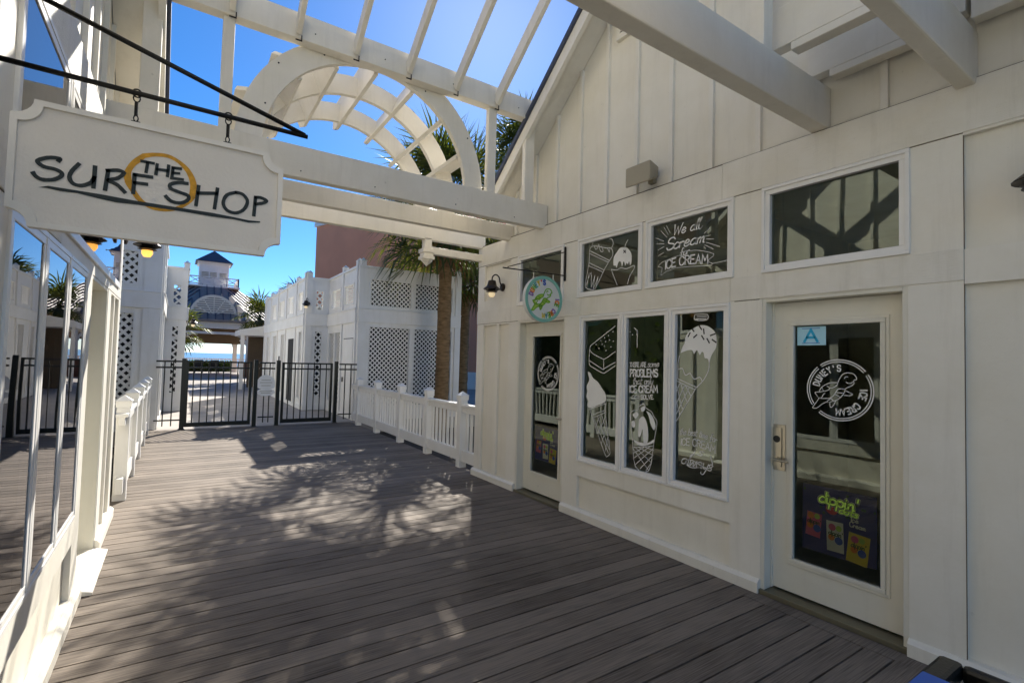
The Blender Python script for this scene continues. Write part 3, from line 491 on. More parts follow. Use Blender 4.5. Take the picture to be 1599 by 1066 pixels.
def poster(dd, y0, y1, z0, z1, card):
    """print inside the glass: y0 is the left edge as one reads it"""
    X = 3.765; fn = lambda u, v, a=0: (X-.001-a, y0+(y1-y0)*u, z0+(z1-z0)*v)
    b = MB(); b.box(X, X+.002, y1, y0, z0, z1)
    P = ['navy', 'dgreen', 'c_orange', 'pale', 'c_pink', 'c_yellow', 'c_blue', 'c_purple', 'c_lime', 'c_red']
    def rect(u0, v0, u1, v1, m, tilt=0, a=.0006):
        b.m = m; cu, cv = (u0+u1)/2, (v0+v1)/2; q = []
        for u, v in ((u0, v0), (u1, v0), (u1, v1), (u0, v1)): q.append(fn(cu+(u-cu)-tilt*(v-cv), cv+(v-cv)+tilt*(u-cu), a))
        b.poly(q)
    def disc(u, v, r, m, a=.0012):
        b.m = m; b.poly([fn(u+r*cos(k*pi/7), v+r*1.05*sin(k*pi/7), a) for k in range(14)])
    disc(.42, .7, .085, 9)
    f2 = lambda x, y_: fn(x, y_, .0018); f1 = lambda x, y_: fn(x, y_, .0015); f3 = lambda x, y_: fn(x, y_, .0021)
    for m_, w_, ff in ((3, .062, f1), (1, .042, f2), (8, .024, f3)):
        b.m = m_; text(b, "dippin'", .24, .77, .74, .745, .17, w_, ff, .1, .1); text(b, "dots", .52, .67, .76, .655, .09, w_*.7, ff, .1, .08)
    b.m = 3; text(b, "Ice", .68, .585, .77, .58, .07, .012, f2, 0, .1); text(b, "Cream", .66, .51, .86, .5, .07, .012, f2, 0, .08)
    for u0, v0, u1, v1, bg_, t in ((.06, .22, .27, .58, 4, -.08), (.35, .08, .58, .52, 3, .03), (.63, .0, .9, .42, 5, -.1)):
        rect(u0, v0, u1, v1, bg_, t); cu = (u0+u1)/2; cv = (v0+v1)/2
        disc(cu-.04, cv+.13, .05, 4 if bg_ != 4 else 2); disc(cu+.05, cv-.05, .055, 6); disc(cu-.05, cv-.02, .045, 2); disc(cu+.05, cv+.13, .04, 8)
        b.m = 1; text(b, "dippin'", cu-.09, cv+.02, cu+.09, cv+.01, .07, .012, f2, .1, .06)
    rr = random.Random(3)
    for k in range(14): disc(rr.uniform(.02, .98), rr.uniform(.6, .98), .018, 1, .0003)
    b.obj('poster', P, dd, label='navy ice cream poster with three packets behind the glass')
poster(dR1, 1.865, 1.405, .39, .845, 1)
poster(dR2, 5.09, 4.63, .45, .86, 1)
b = MB(); b.box(3.759, 3.7605, 1.71, 1.904, 1.825, 1.958); b.m = 1
text(b, "A", -1.855, 1.85, -1.765, 1.85, .085, .018, lambda a, z: (3.7585, -a, z)); b.m = 2
for zz in (1.945, 1.84): b.ribbon([(-1.87, zz), (-1.75, zz)], .004, lambda a, z: (3.7585, -a, z))
b.obj('grade_card', ['c_skyblue', 'c_cyan', 'c_blue'], dR1)
# ---------------- pergola ----------------
pg = thing('pergola', 'cream timber pergola with fanned arch and rafters spanning between the two shops', 'pergola', (1.575, 4.9, 0))
def P_(name, boxes, bevel=.006, mt='pergola'):
    b = MB()
    for q in boxes: b.box(*q)
    return b.obj(name, mt, pg, bevel=bevel)
xa, xb = -.54, 3.69
P_('tie_beam', [(xa, xb, 4.85, 4.95, 3.27, 3.56)]); P_('top_beam', [(xa, xb, 4.83, 4.95, 4.53, 4.77)])
P_('tie_beam', [(xa, xb, 5.6, 5.7, 3.27, 3.47)]); P_('tie_beam', [(xa, xb, 6.33, 6.43, 3.28, 3.50)])
P_('cross_beam', [(xa, xb, 1.65, 1.76, 3.31, 3.6)], .01); P_('cross_beam', [(xa, xb, .88, .97, 3.27, 3.58)], .01)
P_('cross_beam', [(xa, xb, -.3, -.2, 3.27, 3.58)])
for x0, x1 in ((.205, .295), (2.835, 2.94), (3.35, 3.48), (-.34, -.21)): P_('post', [(x0, x1, 4.865, 4.935, 3.562, 4.528)])
for x0, x1 in ((2.87, 2.97), (.18, .28)): P_('king_post', [(x0, x1, 1.66, 1.75, 3.602, 6.8)])
P_('ridge_beam', [(xa, xb, 1.72, 1.78, 6.75, 6.95)])
ac = (1.575, 3.54)
def arch(Yc, th, r0, r1, zb):
    b = MB(); n = 32; o = []; i_ = []
    a0 = math.asin(max(-.9, (zb-ac[1])/r1)); 
    for k in range(n+1):
        t = a0+(pi-2*a0)*k/n; o.append((ac[0]+r1*cos(t), ac[1]+r1*sin(t))); i_.append((ac[0]+r0*cos(t), ac[1]+r0*sin(t)))
    b.prism_ = None
    for k in range(n):
        q = [o[k], o[k+1], i_[k+1], i_[k]]
        b.hexa([(q[0][0], Yc-th/2, q[0][1]), (q[1][0], Yc-th/2, q[1][1]), (q[2][0], Yc-th/2, q[2][1]), (q[3][0], Yc-th/2, q[3][1]), (q[0][0], Yc+th/2, q[0][1]), (q[1][0], Yc+th/2, q[1][1]), (q[2][0], Yc+th/2, q[2][1]), (q[3][0], Yc+th/2, q[3][1])])
    return b.obj('arch', 'pergola', pg)
arch(4.985, .06, 1.03, 1.245, 3.5); arch(5.65, .06, 1.03, 1.245, 3.44); arch(6.38, .06, 1.03, 1.245, 3.44)
for k in range(7):
    t = radians(22.5*(k+1)); c, s = cos(t), sin(t); b = MB(); w_ = .022
    def fp(y, r, o): return (ac[0]+r*c-o*s, y, ac[1]+r*s+o*c)
    out = [(5.02, 1.01), (6.55, 1.01), (6.68, 1.05), (6.68, 1.2), (6.58, 1.34), (5.12, 1.34), (5.02, 1.26)]
    b.prism(out, lambda u, v, a: fp(u, v, a), -w_, w_); b.obj('fan_slat', 'pergola', pg, bevel=.004)
for x in (-.26, .265, .79, 1.31, 1.846, 2.384, 2.905, 3.43):
    b = MB(); b.bar((x, 4.83, 4.60), (x, 1.75, 4.60+3.08*.735), .045, .14); b.obj('rafter', 'pergola', pg, bevel=.004)
    b = MB(); b.box(x-.022, x+.034, 4.822, 4.829, 4.505, 4.515); b.box(x+.026, x+.034, 4.822, 4.829, 4.515, 4.56); b.obj('rafter_clip', 'dark', pg)
    b = MB(); b.bar((x, -1.3, 4.60), (x, 1.75, 4.60+3.08*.735), .045, .14); b.obj('rafter', 'pergola', pg)
for x0, x1 in ((3.06, 3.15), (3.55, 3.64)):
    b = MB(); b.box(x0, x1, .90, 1.74, 3.66, 3.92); b.box(x0, x1, .99, 1.60, 3.61, 3.66); b.box(x0, x1, -.5, .878, 3.60, 3.9); b.obj('purlin', 'pergola', pg, bevel=.006)
b = MB(); b.bar((3.09, .9, 3.90), (3.09, 1.75, 3.95), .05, .1); b.obj('purlin', 'pergola', pg)
rb_ = random.Random(9)
for a, rr__ in ((30, 1.2), (62, 1.1), (100, 1.19), (118, 1.12), (140, 1.2), (160, 1.08)):
    b = MB(); c_, s_ = cos(radians(a)), sin(radians(a)); b.tube([(ac[0]+rr__*c_, 4.956, ac[1]+rr__*s_), (ac[0]+rr__*c_, 4.951, ac[1]+rr__*s_)], .008, 8); b.obj('bolt', 'dark', pg)
for x in (.1, .9, 1.6, 2.4, 3.2):
    for yy, z in ((4.85, 3.33), (4.83, 4.62)): xx = x+rb_.uniform(-.05, .05); b = MB(); b.tube([(xx, yy-.004, z), (xx, yy, z)], .006, 8); b.obj('bolt', 'dark', pg)
# turned pendants under the outer tie beam
for xp in (2.79, .36):
    b = MB(); yc = 6.38; b.box(xp-.05, xp+.05, yc-.05, yc+.05, 3.14, 3.3)
    b.box(xp-.085, xp+.085, yc-.085, yc+.085, 3.10, 3.15); b.box(xp-.07, xp+.07, yc-.07, yc+.07, 3.05, 3.10); b.box(xp-.085, xp+.085, yc-.085, yc+.085, 3.01, 3.05)
    b.lathe([(.09, 3.01), (.085, 2.99), (.003, 2.92)][::1], (xp, yc, 0), 4); b.obj('pendant', 'pergola', pg, bevel=.004)
P_('spandrel', [(2.85, 3.65, 6.34, 6.42, 3.09, 3.19)]); P_('spandrel', [(-.5, .3, 6.34, 6.42, 3.09, 3.19)])
# ---------------- railings ----------------
def railing(X, Y0, Y1, posts, label, sgn, nb):
    r = thing('railing', label, 'railing', (X, (Y0+Y1)/2, 0)); w_ = .045
    b = MB(); b.box(X-.055, X+.055, Y0, Y1, .93, .97); b.box(X-.03, X+.03, Y0, Y1, .84, .93); b.obj('top_rail', 'white', r, bevel=.004)
    b = MB(); b.box(X-.035, X+.035, Y0, Y1, .10, .27); b.obj('bottom_rail', 'white', r, bevel=.004)
    for y in posts:
        b = MB(); b.box(X-.06, X+.06, y-.06, y+.06, 0, 1.03); po = b.obj('post', 'white', r, bevel=.004)
        b = MB(); b.box(X-.07, X+.07, y-.07, y+.07, 1.03, 1.10)
        b.add([(X-.08, y-.08, 1.10), (X+.08, y-.08, 1.10), (X+.08, y+.08, 1.10), (X-.08, y+.08, 1.10), (X, y, 1.165)], [(0, 3, 2, 1), (0, 1, 4), (1, 2, 4), (2, 3, 4), (3, 0, 4)])
        b.obj('post_cap', 'white', po)
    ys = [Y0]+list(posts)+[Y1]
    for a, c in zip(ys, ys[1:]):
        L_ = c-a-.12
        if L_ < .15: continue
        n = max(1, round(L_/.145)-1)
        for k in range(n):
            y = a+.06+L_*(k+1)/(n+1); b = MB(); b.box(X-.018, X+.018, y-.018, y+.018, .27, .84); b.obj('baluster', 'white', r)
railing(3.72, 6.46, 12.75, (6.95, 8.2, 9.5, 10.9, 12.25), 'white slatted railing with capped posts beside the palm and lattice building', 1, 6)
railing(-.47, 6.9, 12.75, (7.1, 8.4, 9.7, 11.0, 12.3), 'white railing receding along the left edge of the boardwalk', -1, 6)
# ---------------- black fence and gates ----------------
YF = 12.94
def fence(x0, x1, name, label, cat, gate=False):
    r = thing(name, label, cat, ((x0+x1)/2, YF, 0), None)
    for z in (1.455, 1.325): b = MB(); b.box(x0, x1, YF-.018, YF+.018, z-.018, z+.018); b.obj('rail', 'fence', r)
    b = MB()
    if gate: b.box(x0, x1, YF-.024, YF+.024, .05, .14)
    else: b.box(x0, x1, YF-.016, YF+.016, .19, .218)
    b.obj('rail', 'fence', r)
    if gate:
        for x in (x0+.022, x1-.022): b = MB(); b.box(x-.028, x+.028, YF-.025, YF+.025, .05, 1.475); b.obj('stile', 'fence', r)
    n = max(2, round((x1-x0)/.14)-1)
    for k in range(n):
        x = x0+(x1-x0)*(k+1)/(n+1); b = MB(); b.box(x-.0115, x+.0115, YF-.0115, YF+.0115, .08 if not gate else .12, 1.45); b.obj('picket', 'fence', r)
    return r
fence(-.36, .098, 'picket_screen', 'short black picket panel at the left end of the gates beside the left lattice tower', 'fence')
fence(.175, 1.44, 'gate', 'wider black metal gate left of the white notice', 'gate', True)
fence(1.6, 1.93, 'picket_screen', 'narrow black picket panel carrying the white notice between the two gates', 'fence')
fence(2.085, 3.235, 'gate', 'black metal gate right of the white notice', 'gate', True)
fence(3.405, 3.84, 'picket_screen', 'short black picket panel meeting the white railing at the right', 'fence')
for x, lb in ((.135, 'black post at the left side of the wider gate'), (1.525, 'black post just left of the white notice'), (2.0, 'black post with a tall latch just right of the white notice'), (3.325, 'black post at the right side of the right gate')):
    r = thing('fence_post', lb, 'post', (x, YF, 0)); b = MB(); b.box(x-.042, x+.042, YF-.042, YF+.042, 0, 1.5); b.obj('shaft', 'fence', r, bevel=.003)
    b = MB(); b.box(x-.06, x+.06, YF-.06, YF+.06, 0, .012); b.box(x-.04, x+.04, YF-.04, YF+.04, 1.5, 1.52)
    if x == 2.0: b.box(x-.012, x+.012, YF-.02, YF+.02, 1.52, 1.62)
    b.obj('base_plate', 'fence', r)
r = thing('notice_sign', 'white two part notice board wired to the black fence between the gates', 'sign', (1.745, 12.915, .94))
b = MB(); o = [(.0+.19*cos(radians(a)), .99+.19*sin(radians(a))) for a in range(0, 181, 12)]+[(-.19, .9), (-.14, .86), (.14, .86), (.19, .9)]
b.prism([(1.745+u, v) for u, v in o], lambda u, v, a: (u, a, v), 12.902, 12.914); b.obj('upper_board', 'sticker', r)
b = MB(); b.prism([(1.745+.19*cos(radians(a)), .78+.09*sin(radians(a))) for a in range(0, 360, 15)], lambda u, v, a: (u, a, v), 12.902, 12.914); b.obj('lower_board', 'sticker', r)
b = MB()
for z, wd in ((1.06, .2), (1.0, .26), (.93, .2), (.80, .26), (.76, .2)): b.box(1.745-wd/2, 1.745+wd/2, 12.8995, 12.9015, z-.006, z+.006)
b.obj('faded_text', 'grey', r)
# ---------------- surf shop sign ----------------
r = thing('sign_bracket', 'black iron rod bracket holding the surf shop sign out from the left wall', 'bracket', (-.5, 2.0, 2.5))
b = MB(); b.box(-.5, -.47, 1.985, 2.015, 2.40, 2.98); b.obj('wall_plate', 'dark', r, bevel=.003)
b = MB(); b.tube([(-.48, 2, 2.487), (.375, 2, 2.483)], .0085); b.obj('arm', 'dark', r, smooth=True)
b = MB(); b.tube([(-.48, 2, 2.728), (.366, 2, 2.487)], .0085); b.obj('brace', 'dark', r, smooth=True)
r = thing('hanging_sign', 'large cream sign reading THE SURF SHOP with an amber ring hanging at left', 'sign', (-.07, 2.0, 2.2))
def signout(i):
    x0, x1, z0, z1 = -.43+i, .295-i, 2.012+i, 2.388-i; R_ = .05+(.0 if i == 0 else .004); o = []
    for cx, cz, k0, k1 in ((x0, z0, 0, 90), (x0, z1, -90, 0), (x1, z1, 180, 270), (x1, z0, 90, 180)):
        for j in range(7): t = radians(k0+(k1-k0)*j/6); o.append((cx+R_*cos(t), cz+R_*sin(t)))
    return o
so_, si_ = signout(0), signout(.016)
b = MB(); b.prism(so_, lambda u, v, a: (u, a, v), 2.0, 2.022); b.obj('board', 'signboard', r)
b = MB(); b.ring(so_, si_, lambda u, v, a: (u, a, v), 1.989, 1.9995); b.obj('rim', 'signrim', r)
f = lambda u, v: (u, 1.998, v)
b = MB()
for k, p in D['surf'].items():
    small = k[0] in 'the'; rnd_ = random.Random(k)
    b.ribbon(spline(p, 5) if len(p) > 3 else p, .009 if small else .0112, lambda u, v: (u, 1.9975, v), (lambda t, q=rnd_: .94+.12*q.random()))
b.poly([(u, 1.9976, v) for u, v in D['ul']]); b.obj('lettering', 'ink', r)
b = MB(); so2 = D['ringo']; si2 = D['ringi']; n = min(len(so2), len(si2)); 
so3, si3 = spline(so2+[so2[0]], 6)[:-1], spline(si2+[si2[0]], 6)[:-1]
def resamp(p, n, c):
    out = []
    for k in range(n):
        a = 2*pi*k/n; best = min(p, key=lambda q: abs((atan2(q[1]-c[1], q[0]-c[0])-a+pi) % (2*pi)-pi)); out.append(best)
    return out
cc = (sum(q[0] for q in so3)/len(so3), sum(q[1] for q in so3)/len(so3)); A_ = resamp(so3, 60, cc); B_ = [(cc[0]+(u-cc[0])*.95, cc[1]+(v-cc[1])*.95) for u, v in resamp(si3, 60, cc)]
for k in range(60): j = (k+1) % 60; b.poly([(A_[k][0], 1.9985, A_[k][1]), (A_[j][0], 1.9985, A_[j][1]), (B_[j][0], 1.9985, B_[j][1]), (B_[k][0], 1.9985, B_[k][1])])
b.obj('amber_ring', 'orange', r)
for x in (-.143, .114):
    b = MB(); b.tube([(x+.009*cos(t*pi/5), 2.0, 2.468+.012*sin(t*pi/5)) for t in range(10)], .0022, 6, True); b.tube([(x+.012*cos(t*pi/6), 2.0, 2.485+.013*sin(t*pi/6)) for t in range(12)], .0025, 6, True)
    b.tube([(x, 2.0, 2.456), (x, 2.0, 2.412)], .0055, 8); b.tube([(x+.006*cos(t*pi/5), 2.003, 2.404+.01*sin(t*pi/5)) for t in range(10)], .002, 6, True); b.box(x-.012, x+.012, 1.998, 2.014, 2.384, 2.394); b.obj('hook', 'dark', r)
# ---------------- round turtle sign ----------------
r = thing('sign_bracket', 'thin black bracket beside the small upper window holding the round turtle sign', 'bracket', (3.65, 4.43, 2.75))
b = MB(); b.box(3.63, 3.645, 4.42, 4.44, 2.58, 2.97); b.obj('wall_plate', 'dark', r)
b = MB(); b.tube([(3.63, 4.43, 2.64), (2.80, 4.43, 2.63)], .007); b.obj('arm', 'dark', r)
b = MB(); b.tube([(3.63, 4.43, 2.91), (2.86, 4.43, 2.645)], .005); b.obj('brace', 'dark', r)
r = thing('hanging_sign', "round turtle sign with rainbow letters reading DUNEY'S ICE CREAM hanging over the far shop door", 'sign', (3.33, 4.43, 2.345))
sc_ = .255; circ = [(cos(radians(a)), sin(radians(a))) for a in range(0, 360, 8)]
fS = lambda d: (lambda u, v: (3.33+u*sc_, 4.405-d, 2.343+v*sc_))
b = MB(); b.prism([(u, v) for u, v in circ], lambda u, v, a: (3.33+u*sc_, a, 2.343+v*sc_), 4.405, 4.46); b.obj('board', 'pale', r, bevel=.004)
b = MB(); b.ring(circ, [(u*.86, v*.86) for u, v in circ], lambda u, v, a: (3.33+u*sc_, a, 2.343+v*sc_), 4.400, 4.4045); b.obj('rim', 'teal', r)
b = MB(); emblem(b, fS(.004), .05, [0, 1, 2, 3, 4, 5, 6], rings=False); b.obj('lettering', ['c_purple', 'c_orange', 'c_green', 'c_teal', 'c_yellow', 'c_red', 'c_blue'], r)
b = MB()
tt = D['turtle']; b.m = 1
def fill(p, m): b.m = m; b.poly([(3.33+u*sc_*.8, 4.4035, 2.343+v*sc_*.8) for u, v in p])
fill(tt[0], 1); fill(tt[4], 2); fill(tt[8], 2); fill(tt[9], 2); fill(tt[10], 2); fill([(q[0], q[1]) for q in tt[2][:6]]+[(-.3, -.1), (-.6, -.05)], 2)
b.m = 0
for p in tt: b.ribbon([(u*.8, v*.8) for u, v in spline(p, 3)], .05, fS(.003))
b.obj('turtle_emblem', ['c_green', 'pale', 'c_lime'], r)
b = MB()
for x in (3.2, 3.47): b.tube([(x, 4.43, 2.63), (x, 4.43, 2.55)], .005, 6); b.tube([(x+.015*cos(t*pi/5), 4.43, 2.56+.02*sin(t*pi/5)) for t in range(10)], .003, 6, True)
b.obj('hook', 'steel', r)
# ---------------- wall lamps ----------------
LG = 'wall lamps'
def make_lamp(label):
    r = thing('wall_lamp', label, 'lamp', (0, 0, 0), LG)
    b = MB(); b.tube([(0, 0, 0), (.02, 0, 0), (.03, 0, 0)], [.055, .055, .03], 16); b.obj('mount', 'bronze', r)
    b = MB(); b.tube(spline([(.02, 0, 0), (.05, 0, .06), (.07, 0, .13), (.12, 0, .16), (.17, 0, .13), (.18, 0, .07)], 5), .009); b.obj('gooseneck', 'bronze', r, smooth=True)
    b = MB(); b.lathe([(.018, .08), (.05, .07), (.062, .02), (.068, .0), (.115, -.04), (.115, -.046), (.06, -.03), (.06, 0)], (.18, 0, 0), 20); b.lathe([(.075, -.055), (.085, -.06), (.07, -.066)], (.18, 0, 0), 20); b.lathe([(.065, -.074), (.08, -.08), (.06, -.085)], (.18, 0, 0), 20); b.lathe([(.05, -.03), (.05, -.09)], (.18, 0, 0), 16); sh = b.obj('lamp_shade', 'bronze', r)
    b = MB(); b.lathe([(.045, -.09), (.046, -.12), (.03, -.15), (.004, -.155)], (.18, 0, 0), 16); b.obj('lamp_glass', 'bulb2', r, smooth=True)
    return r
L1 = make_lamp('black gooseneck wall lamp on the far end panel of the ice cream shop'); L1.location = (3.685, 5.81, 2.66); L1.rotation_euler = (0, 0, pi)
L2 = dup(L1, (-.465, 6.0, 2.72), 'lit gooseneck lamp glowing amber just below the surf shop sign'); L2.rotation_euler = (0, 0, 0)
for ch in L2.children:
    if ch.name.startswith('lamp_glass'): ch.data = ch.data.copy(); ch.data.materials[0] = M['bulb']
L3 = dup(L1, (3.685, .60, 2.66), 'dark wall lamp cut by the right edge of the picture'); L3.rotation_euler = (0, 0, pi)
L4 = dup(L1, (3.26, 16.15, 3.22), 'black wall lamp on the white band of the far right lattice building'); L4.rotation_euler = (0, 0, -pi/2-.6)
L5 = dup(L1, (.17, 17.3, 2.55), 'dark wall lamp at the corner of the left lattice tower in front of the pavilion'); L5.rotation_euler = (0, 0, -.2)
# box speaker on the gable
r = thing('wall_speaker', 'beige box speaker tilted on the board and batten gable of the ice cream shop', 'speaker', (3.6, 3.22, 3.45))
b = MB(); q = []
for (x, sy, z0, z1) in ((3.66, .08, 3.40, 3.50), (3.46, .15, 3.31, 3.50)): q += [(x, 3.2-sy, z0), (x, 3.2+sy, z0), (x, 3.2+sy, z1), (x, 3.2-sy, z1)]
b.hexa([q[0], q[1], q[5], q[4], q[3], q[2], q[6], q[7]]); b.obj('housing', 'grey', r, bevel=.012)
b = MB(); b.box(3.64, 3.69, 3.17, 3.23, 3.36, 3.42); b.obj('mount', 'grey', r)
# ---------------- litter bin ----------------
bx0, bx1, by0, by1, bz = 1.17, 1.757, -.07, .51, .9
r = thing('litter_bin', 'black litter bin with a bright blue panel and open square lid at the lower right', 'bin', ((bx0+bx1)/2, (by0+by1)/2, 0))
b = MB(); b.box(bx0+.02, bx1-.02, by0+.02, by1-.02, 0, bz-.05); b.obj('body', 'black', r, bevel=.03)
b = MB(); hx0, hx1, hy0, hy1 = 1.625, 1.727, by0+.12, .457
for q in ((bx0, bx1, by0, hy0), (bx0, bx1, hy1, by1), (bx0, hx0, hy0, hy1), (hx1, bx1, hy0, hy1)): b.box(*q, bz-.05, bz)
ld = b.obj('lid', 'black', r, bevel=.012)
b = MB(); b.box(bx0+.08, 1.60, .15, .498, bz-.002, bz+.006); b.obj('blue_label', 'blue', ld)
# ---------------- lattice buildings ----------------
def latwall(root, F, s0, s1, lows, ups, posts, lowdoor=None, pitch=.125, wd=.030, base=0, finial=True, zt=4.05, back=True):
    ops = [(a, b_, z0, z1) for a, b_, z0, z1 in lows+ups]
    b = MB(); wallgrid(b, F, s0, s1, 0, zt-.06, ops, -.10, 0); b.obj('wall', 'lattice', root)
    b = MB(); b.fbox(F, s0, s1, 2.56, 2.9, -.02, .05); b.fbox(F, s0, s1, 2.9, 2.93, -.02, .07); b.obj('belt_board', 'lattice', root, bevel=.004)
    b = MB(); b.fbox(F, s0, s1, zt-.06, zt, -.12, .04); b.obj('coping', 'lattice', root, bevel=.004)
    b = MB(); b.fbox(F, s0, s1, 0, .12, 0, .03); b.obj('baseboard', 'lattice', root, bevel=.004)
    for a, c in posts:
        b = MB(); b.fbox(F, a, c, .121, 2.558, 0, .035); b.fbox(F, a, c, 2.932, zt-.062, 0, .035); b.obj('post', 'lattice', root)
        if finial:
            m = (a+c)/2; p = F(m, zt, -.04); b = MB(); b.box(p[0]-.07, p[0]+.07, p[1]-.07, p[1]+.07, zt+.001, zt+.12)
            b.add([(p[0]-.085, p[1]-.085, zt+.12), (p[0]+.085, p[1]-.085, zt+.12), (p[0]+.085, p[1]+.085, zt+.12), (p[0]-.085, p[1]+.085, zt+.12), (p[0], p[1], zt+.21)], [(0, 3, 2, 1), (0, 1, 4), (1, 2, 4), (2, 3, 4), (3, 0, 4)]); b.obj('finial', 'lattice', root)
    for a, c, z0, z1 in lows+ups:
        b = MB(); strips(b, F, a, c, z0, z1, pitch, wd, -.05); lp = b.obj('lattice_panel', 'lattice', root)
        b = MB()
        for q in ((a-.03, c+.03, z0-.03, z0+.015), (a-.03, c+.03, z1-.015, z1+.03), (a-.03, a+.015, z0+.015, z1-.015), (c-.015, c+.03, z0+.015, z1-.015)): b.fbox(F, *q, -.06, .012)
        b.obj('frame', 'lattice', lp)
    if lows and back: b = MB(); b.fbox(F, s0+.12, s1-.12, 0, 2.6, -.45, -.40); b.obj('shade_backing', 'void', root)  # near-black sheet as painted shade behind the lower lattice holes
rb = thing('lattice_building', 'white two tier building with lattice screens and finials behind the palm on the right', 'building', (5.4, 13.1, 0))
Ff = Fr(3.87, 13.1, 1, 0, 0, -1)
latwall(rb, Ff, 0, 2.98, [(.30, 1.44, .35, 2.46), (1.56, 2.72, .35, 2.46)], [(.30, 1.46, 3.0, 3.72), (1.56, 2.72, 3.0, 3.72)], [(0, .2), (2.8, 2.98)])
Fs = Fr(3.87, 13.1, 0, 1, -1, 0)
latwall(rb, Fs, .101, 3.1, [(1.6, 2.2, .3, 2.35), (2.3, 2.9, .3, 2.35)], [(.45, 1.35, 3.08, 3.62), (1.75, 2.7, 3.08, 3.62)], [(.101, .22), (1.42, 1.56)])
b = MB(); b.fbox(Fs, .32, 1.22, .02, 2.13, 0, .02); d_ = b.obj('door', 'white', rb, bevel=.004)
b = MB(); b.fbox(Fs, 1.14, 1.18, .95, 1.08, .02, .05); b.obj('handle', 'dark', d_)
b = MB(); b.fbox(Fs, .30, .32, 0, 2.15, 0, .008); b.fbox(Fs, 1.22, 1.24, 0, 2.15, 0, .008); b.fbox(Fs, .32, 1.22, 2.13, 2.15, 0, .008); b.obj('door_gap', 'void', rb)
Fj = Fr(3.2, 16.2, 1, 0, 0, -1)
latwall(rb, Fj, 0, .67, [(.28, .50, .4, 2.4)], [(.28, .50, 3.05, 3.65)], [(0, .18)], pitch=.2, wd=.05)
Fk = Fr(3.2, 16.2, 0, 1, -1, 0)
latwall(rb, Fk, .101, 8.5, [(.5, .9, .3, 2.4), (3.4, 4.2, .3, 2.4), (5.2, 6.0, .3, 2.4), (6.9, 7.7, .3, 2.4)], [(.5, 1.2, 3.05, 3.65), (2.0, 3.0, 3.05, 3.65), (3.8, 4.8, 3.05, 3.65), (5.6, 6.6, 3.05, 3.65)], [(.101, .22), (1.4, 1.55), (3.2, 3.35), (5.0, 5.15), (6.8, 6.95), (8.3, 8.5)], pitch=.12)
b = MB(); b.fbox(Fk, 1.7, 2.7, .02, 2.2, .001, .006); b.obj('doorway', 'void', rb)
b = MB(); b.box(3.3, 6.83, 16.31, 24.7, 2.62, 2.72); b.box(3.98, 6.83, 13.21, 16.3, 2.62, 2.72); b.obj('terrace_floor', 'lattice', rb)
b = MB(); b.box(6.75, 6.85, 13.21, 24.7, 0, 4.0); b.box(3.2, 6.85, 24.71, 24.8, 0, 4.0); b.obj('rear_wall', 'grey', rb); b = MB(); b.box(4.25, 6.7, 13.7, 13.8, 2.73, 3.9); b.obj('shade_backing', 'void', rb)  # last box: dark sheet added so the upper lattice holes read shaded
lb_ = thing('lattice_building', 'white two tier lattice building with one finial behind the left railing', 'building', (-1.2, 13.1, 0))
Fl = Fr(-3.5, 13.1, 1, 0, 0, -1)
latwall(lb_, Fl, 0, 3.17, [(.4, 1.5, .35, 2.45), (2.08, 2.72, .35, 2.45)], [(.4, 1.5, 3.0, 3.7), (2.08, 2.75, 3.05, 3.75)], [(0, .15), (2.86, 3.17)], pitch=.17, wd=.055, finial=False, zt=4.3)
Fm = Fr(-.33, 13.1, 0, 1, 1, 0)
latwall(lb_, Fm, .101, 3.9, [], [(.5, 1.5, 3.05, 3.65), (2.0, 3.4, 3.05, 3.65)], [(.101, .2), (1.65, 1.8)], pitch=.17, finial=False, zt=4.3)
Fn = Fr(-.329, 17, 1, 0, 0, -1)
latwall(lb_, Fn, 0, .5, [(.17, .33, .5, 2.38)], [(.16, .36, 2.98, 3.55)], [(.42, .5)], pitch=.2, wd=.05, back=False)
Fo = Fr(.171, 17, 0, 1, 1, 0)
latwall(lb_, Fo, .101, 7, [], [(1, 2, 3.05, 3.65)], [], finial=False)
b = MB(); b.box(-3.3, -.55, 13.5, 13.56, 2.73, 3.9); b.obj('shade_backing', 'void', lb_)  # dark sheet added as shade behind the left upper lattice
b = MB(); b.box(-.22, .06, 17.4, 17.45, 0, 2.5); b.obj('shade_backing', 'void', lb_)  # dark sheet added as shade behind the narrow lower lattice
b = MB(); b.box(-3.4, -.43, 13.21, 24, 2.62, 2.72); b.box(-3.5, -3.4, 13.21, 24, 0, 4); b.box(-.22, .06, 17.11, 23.9, 2.0, 2.1); b.obj('terrace_floor', 'lattice', lb_)
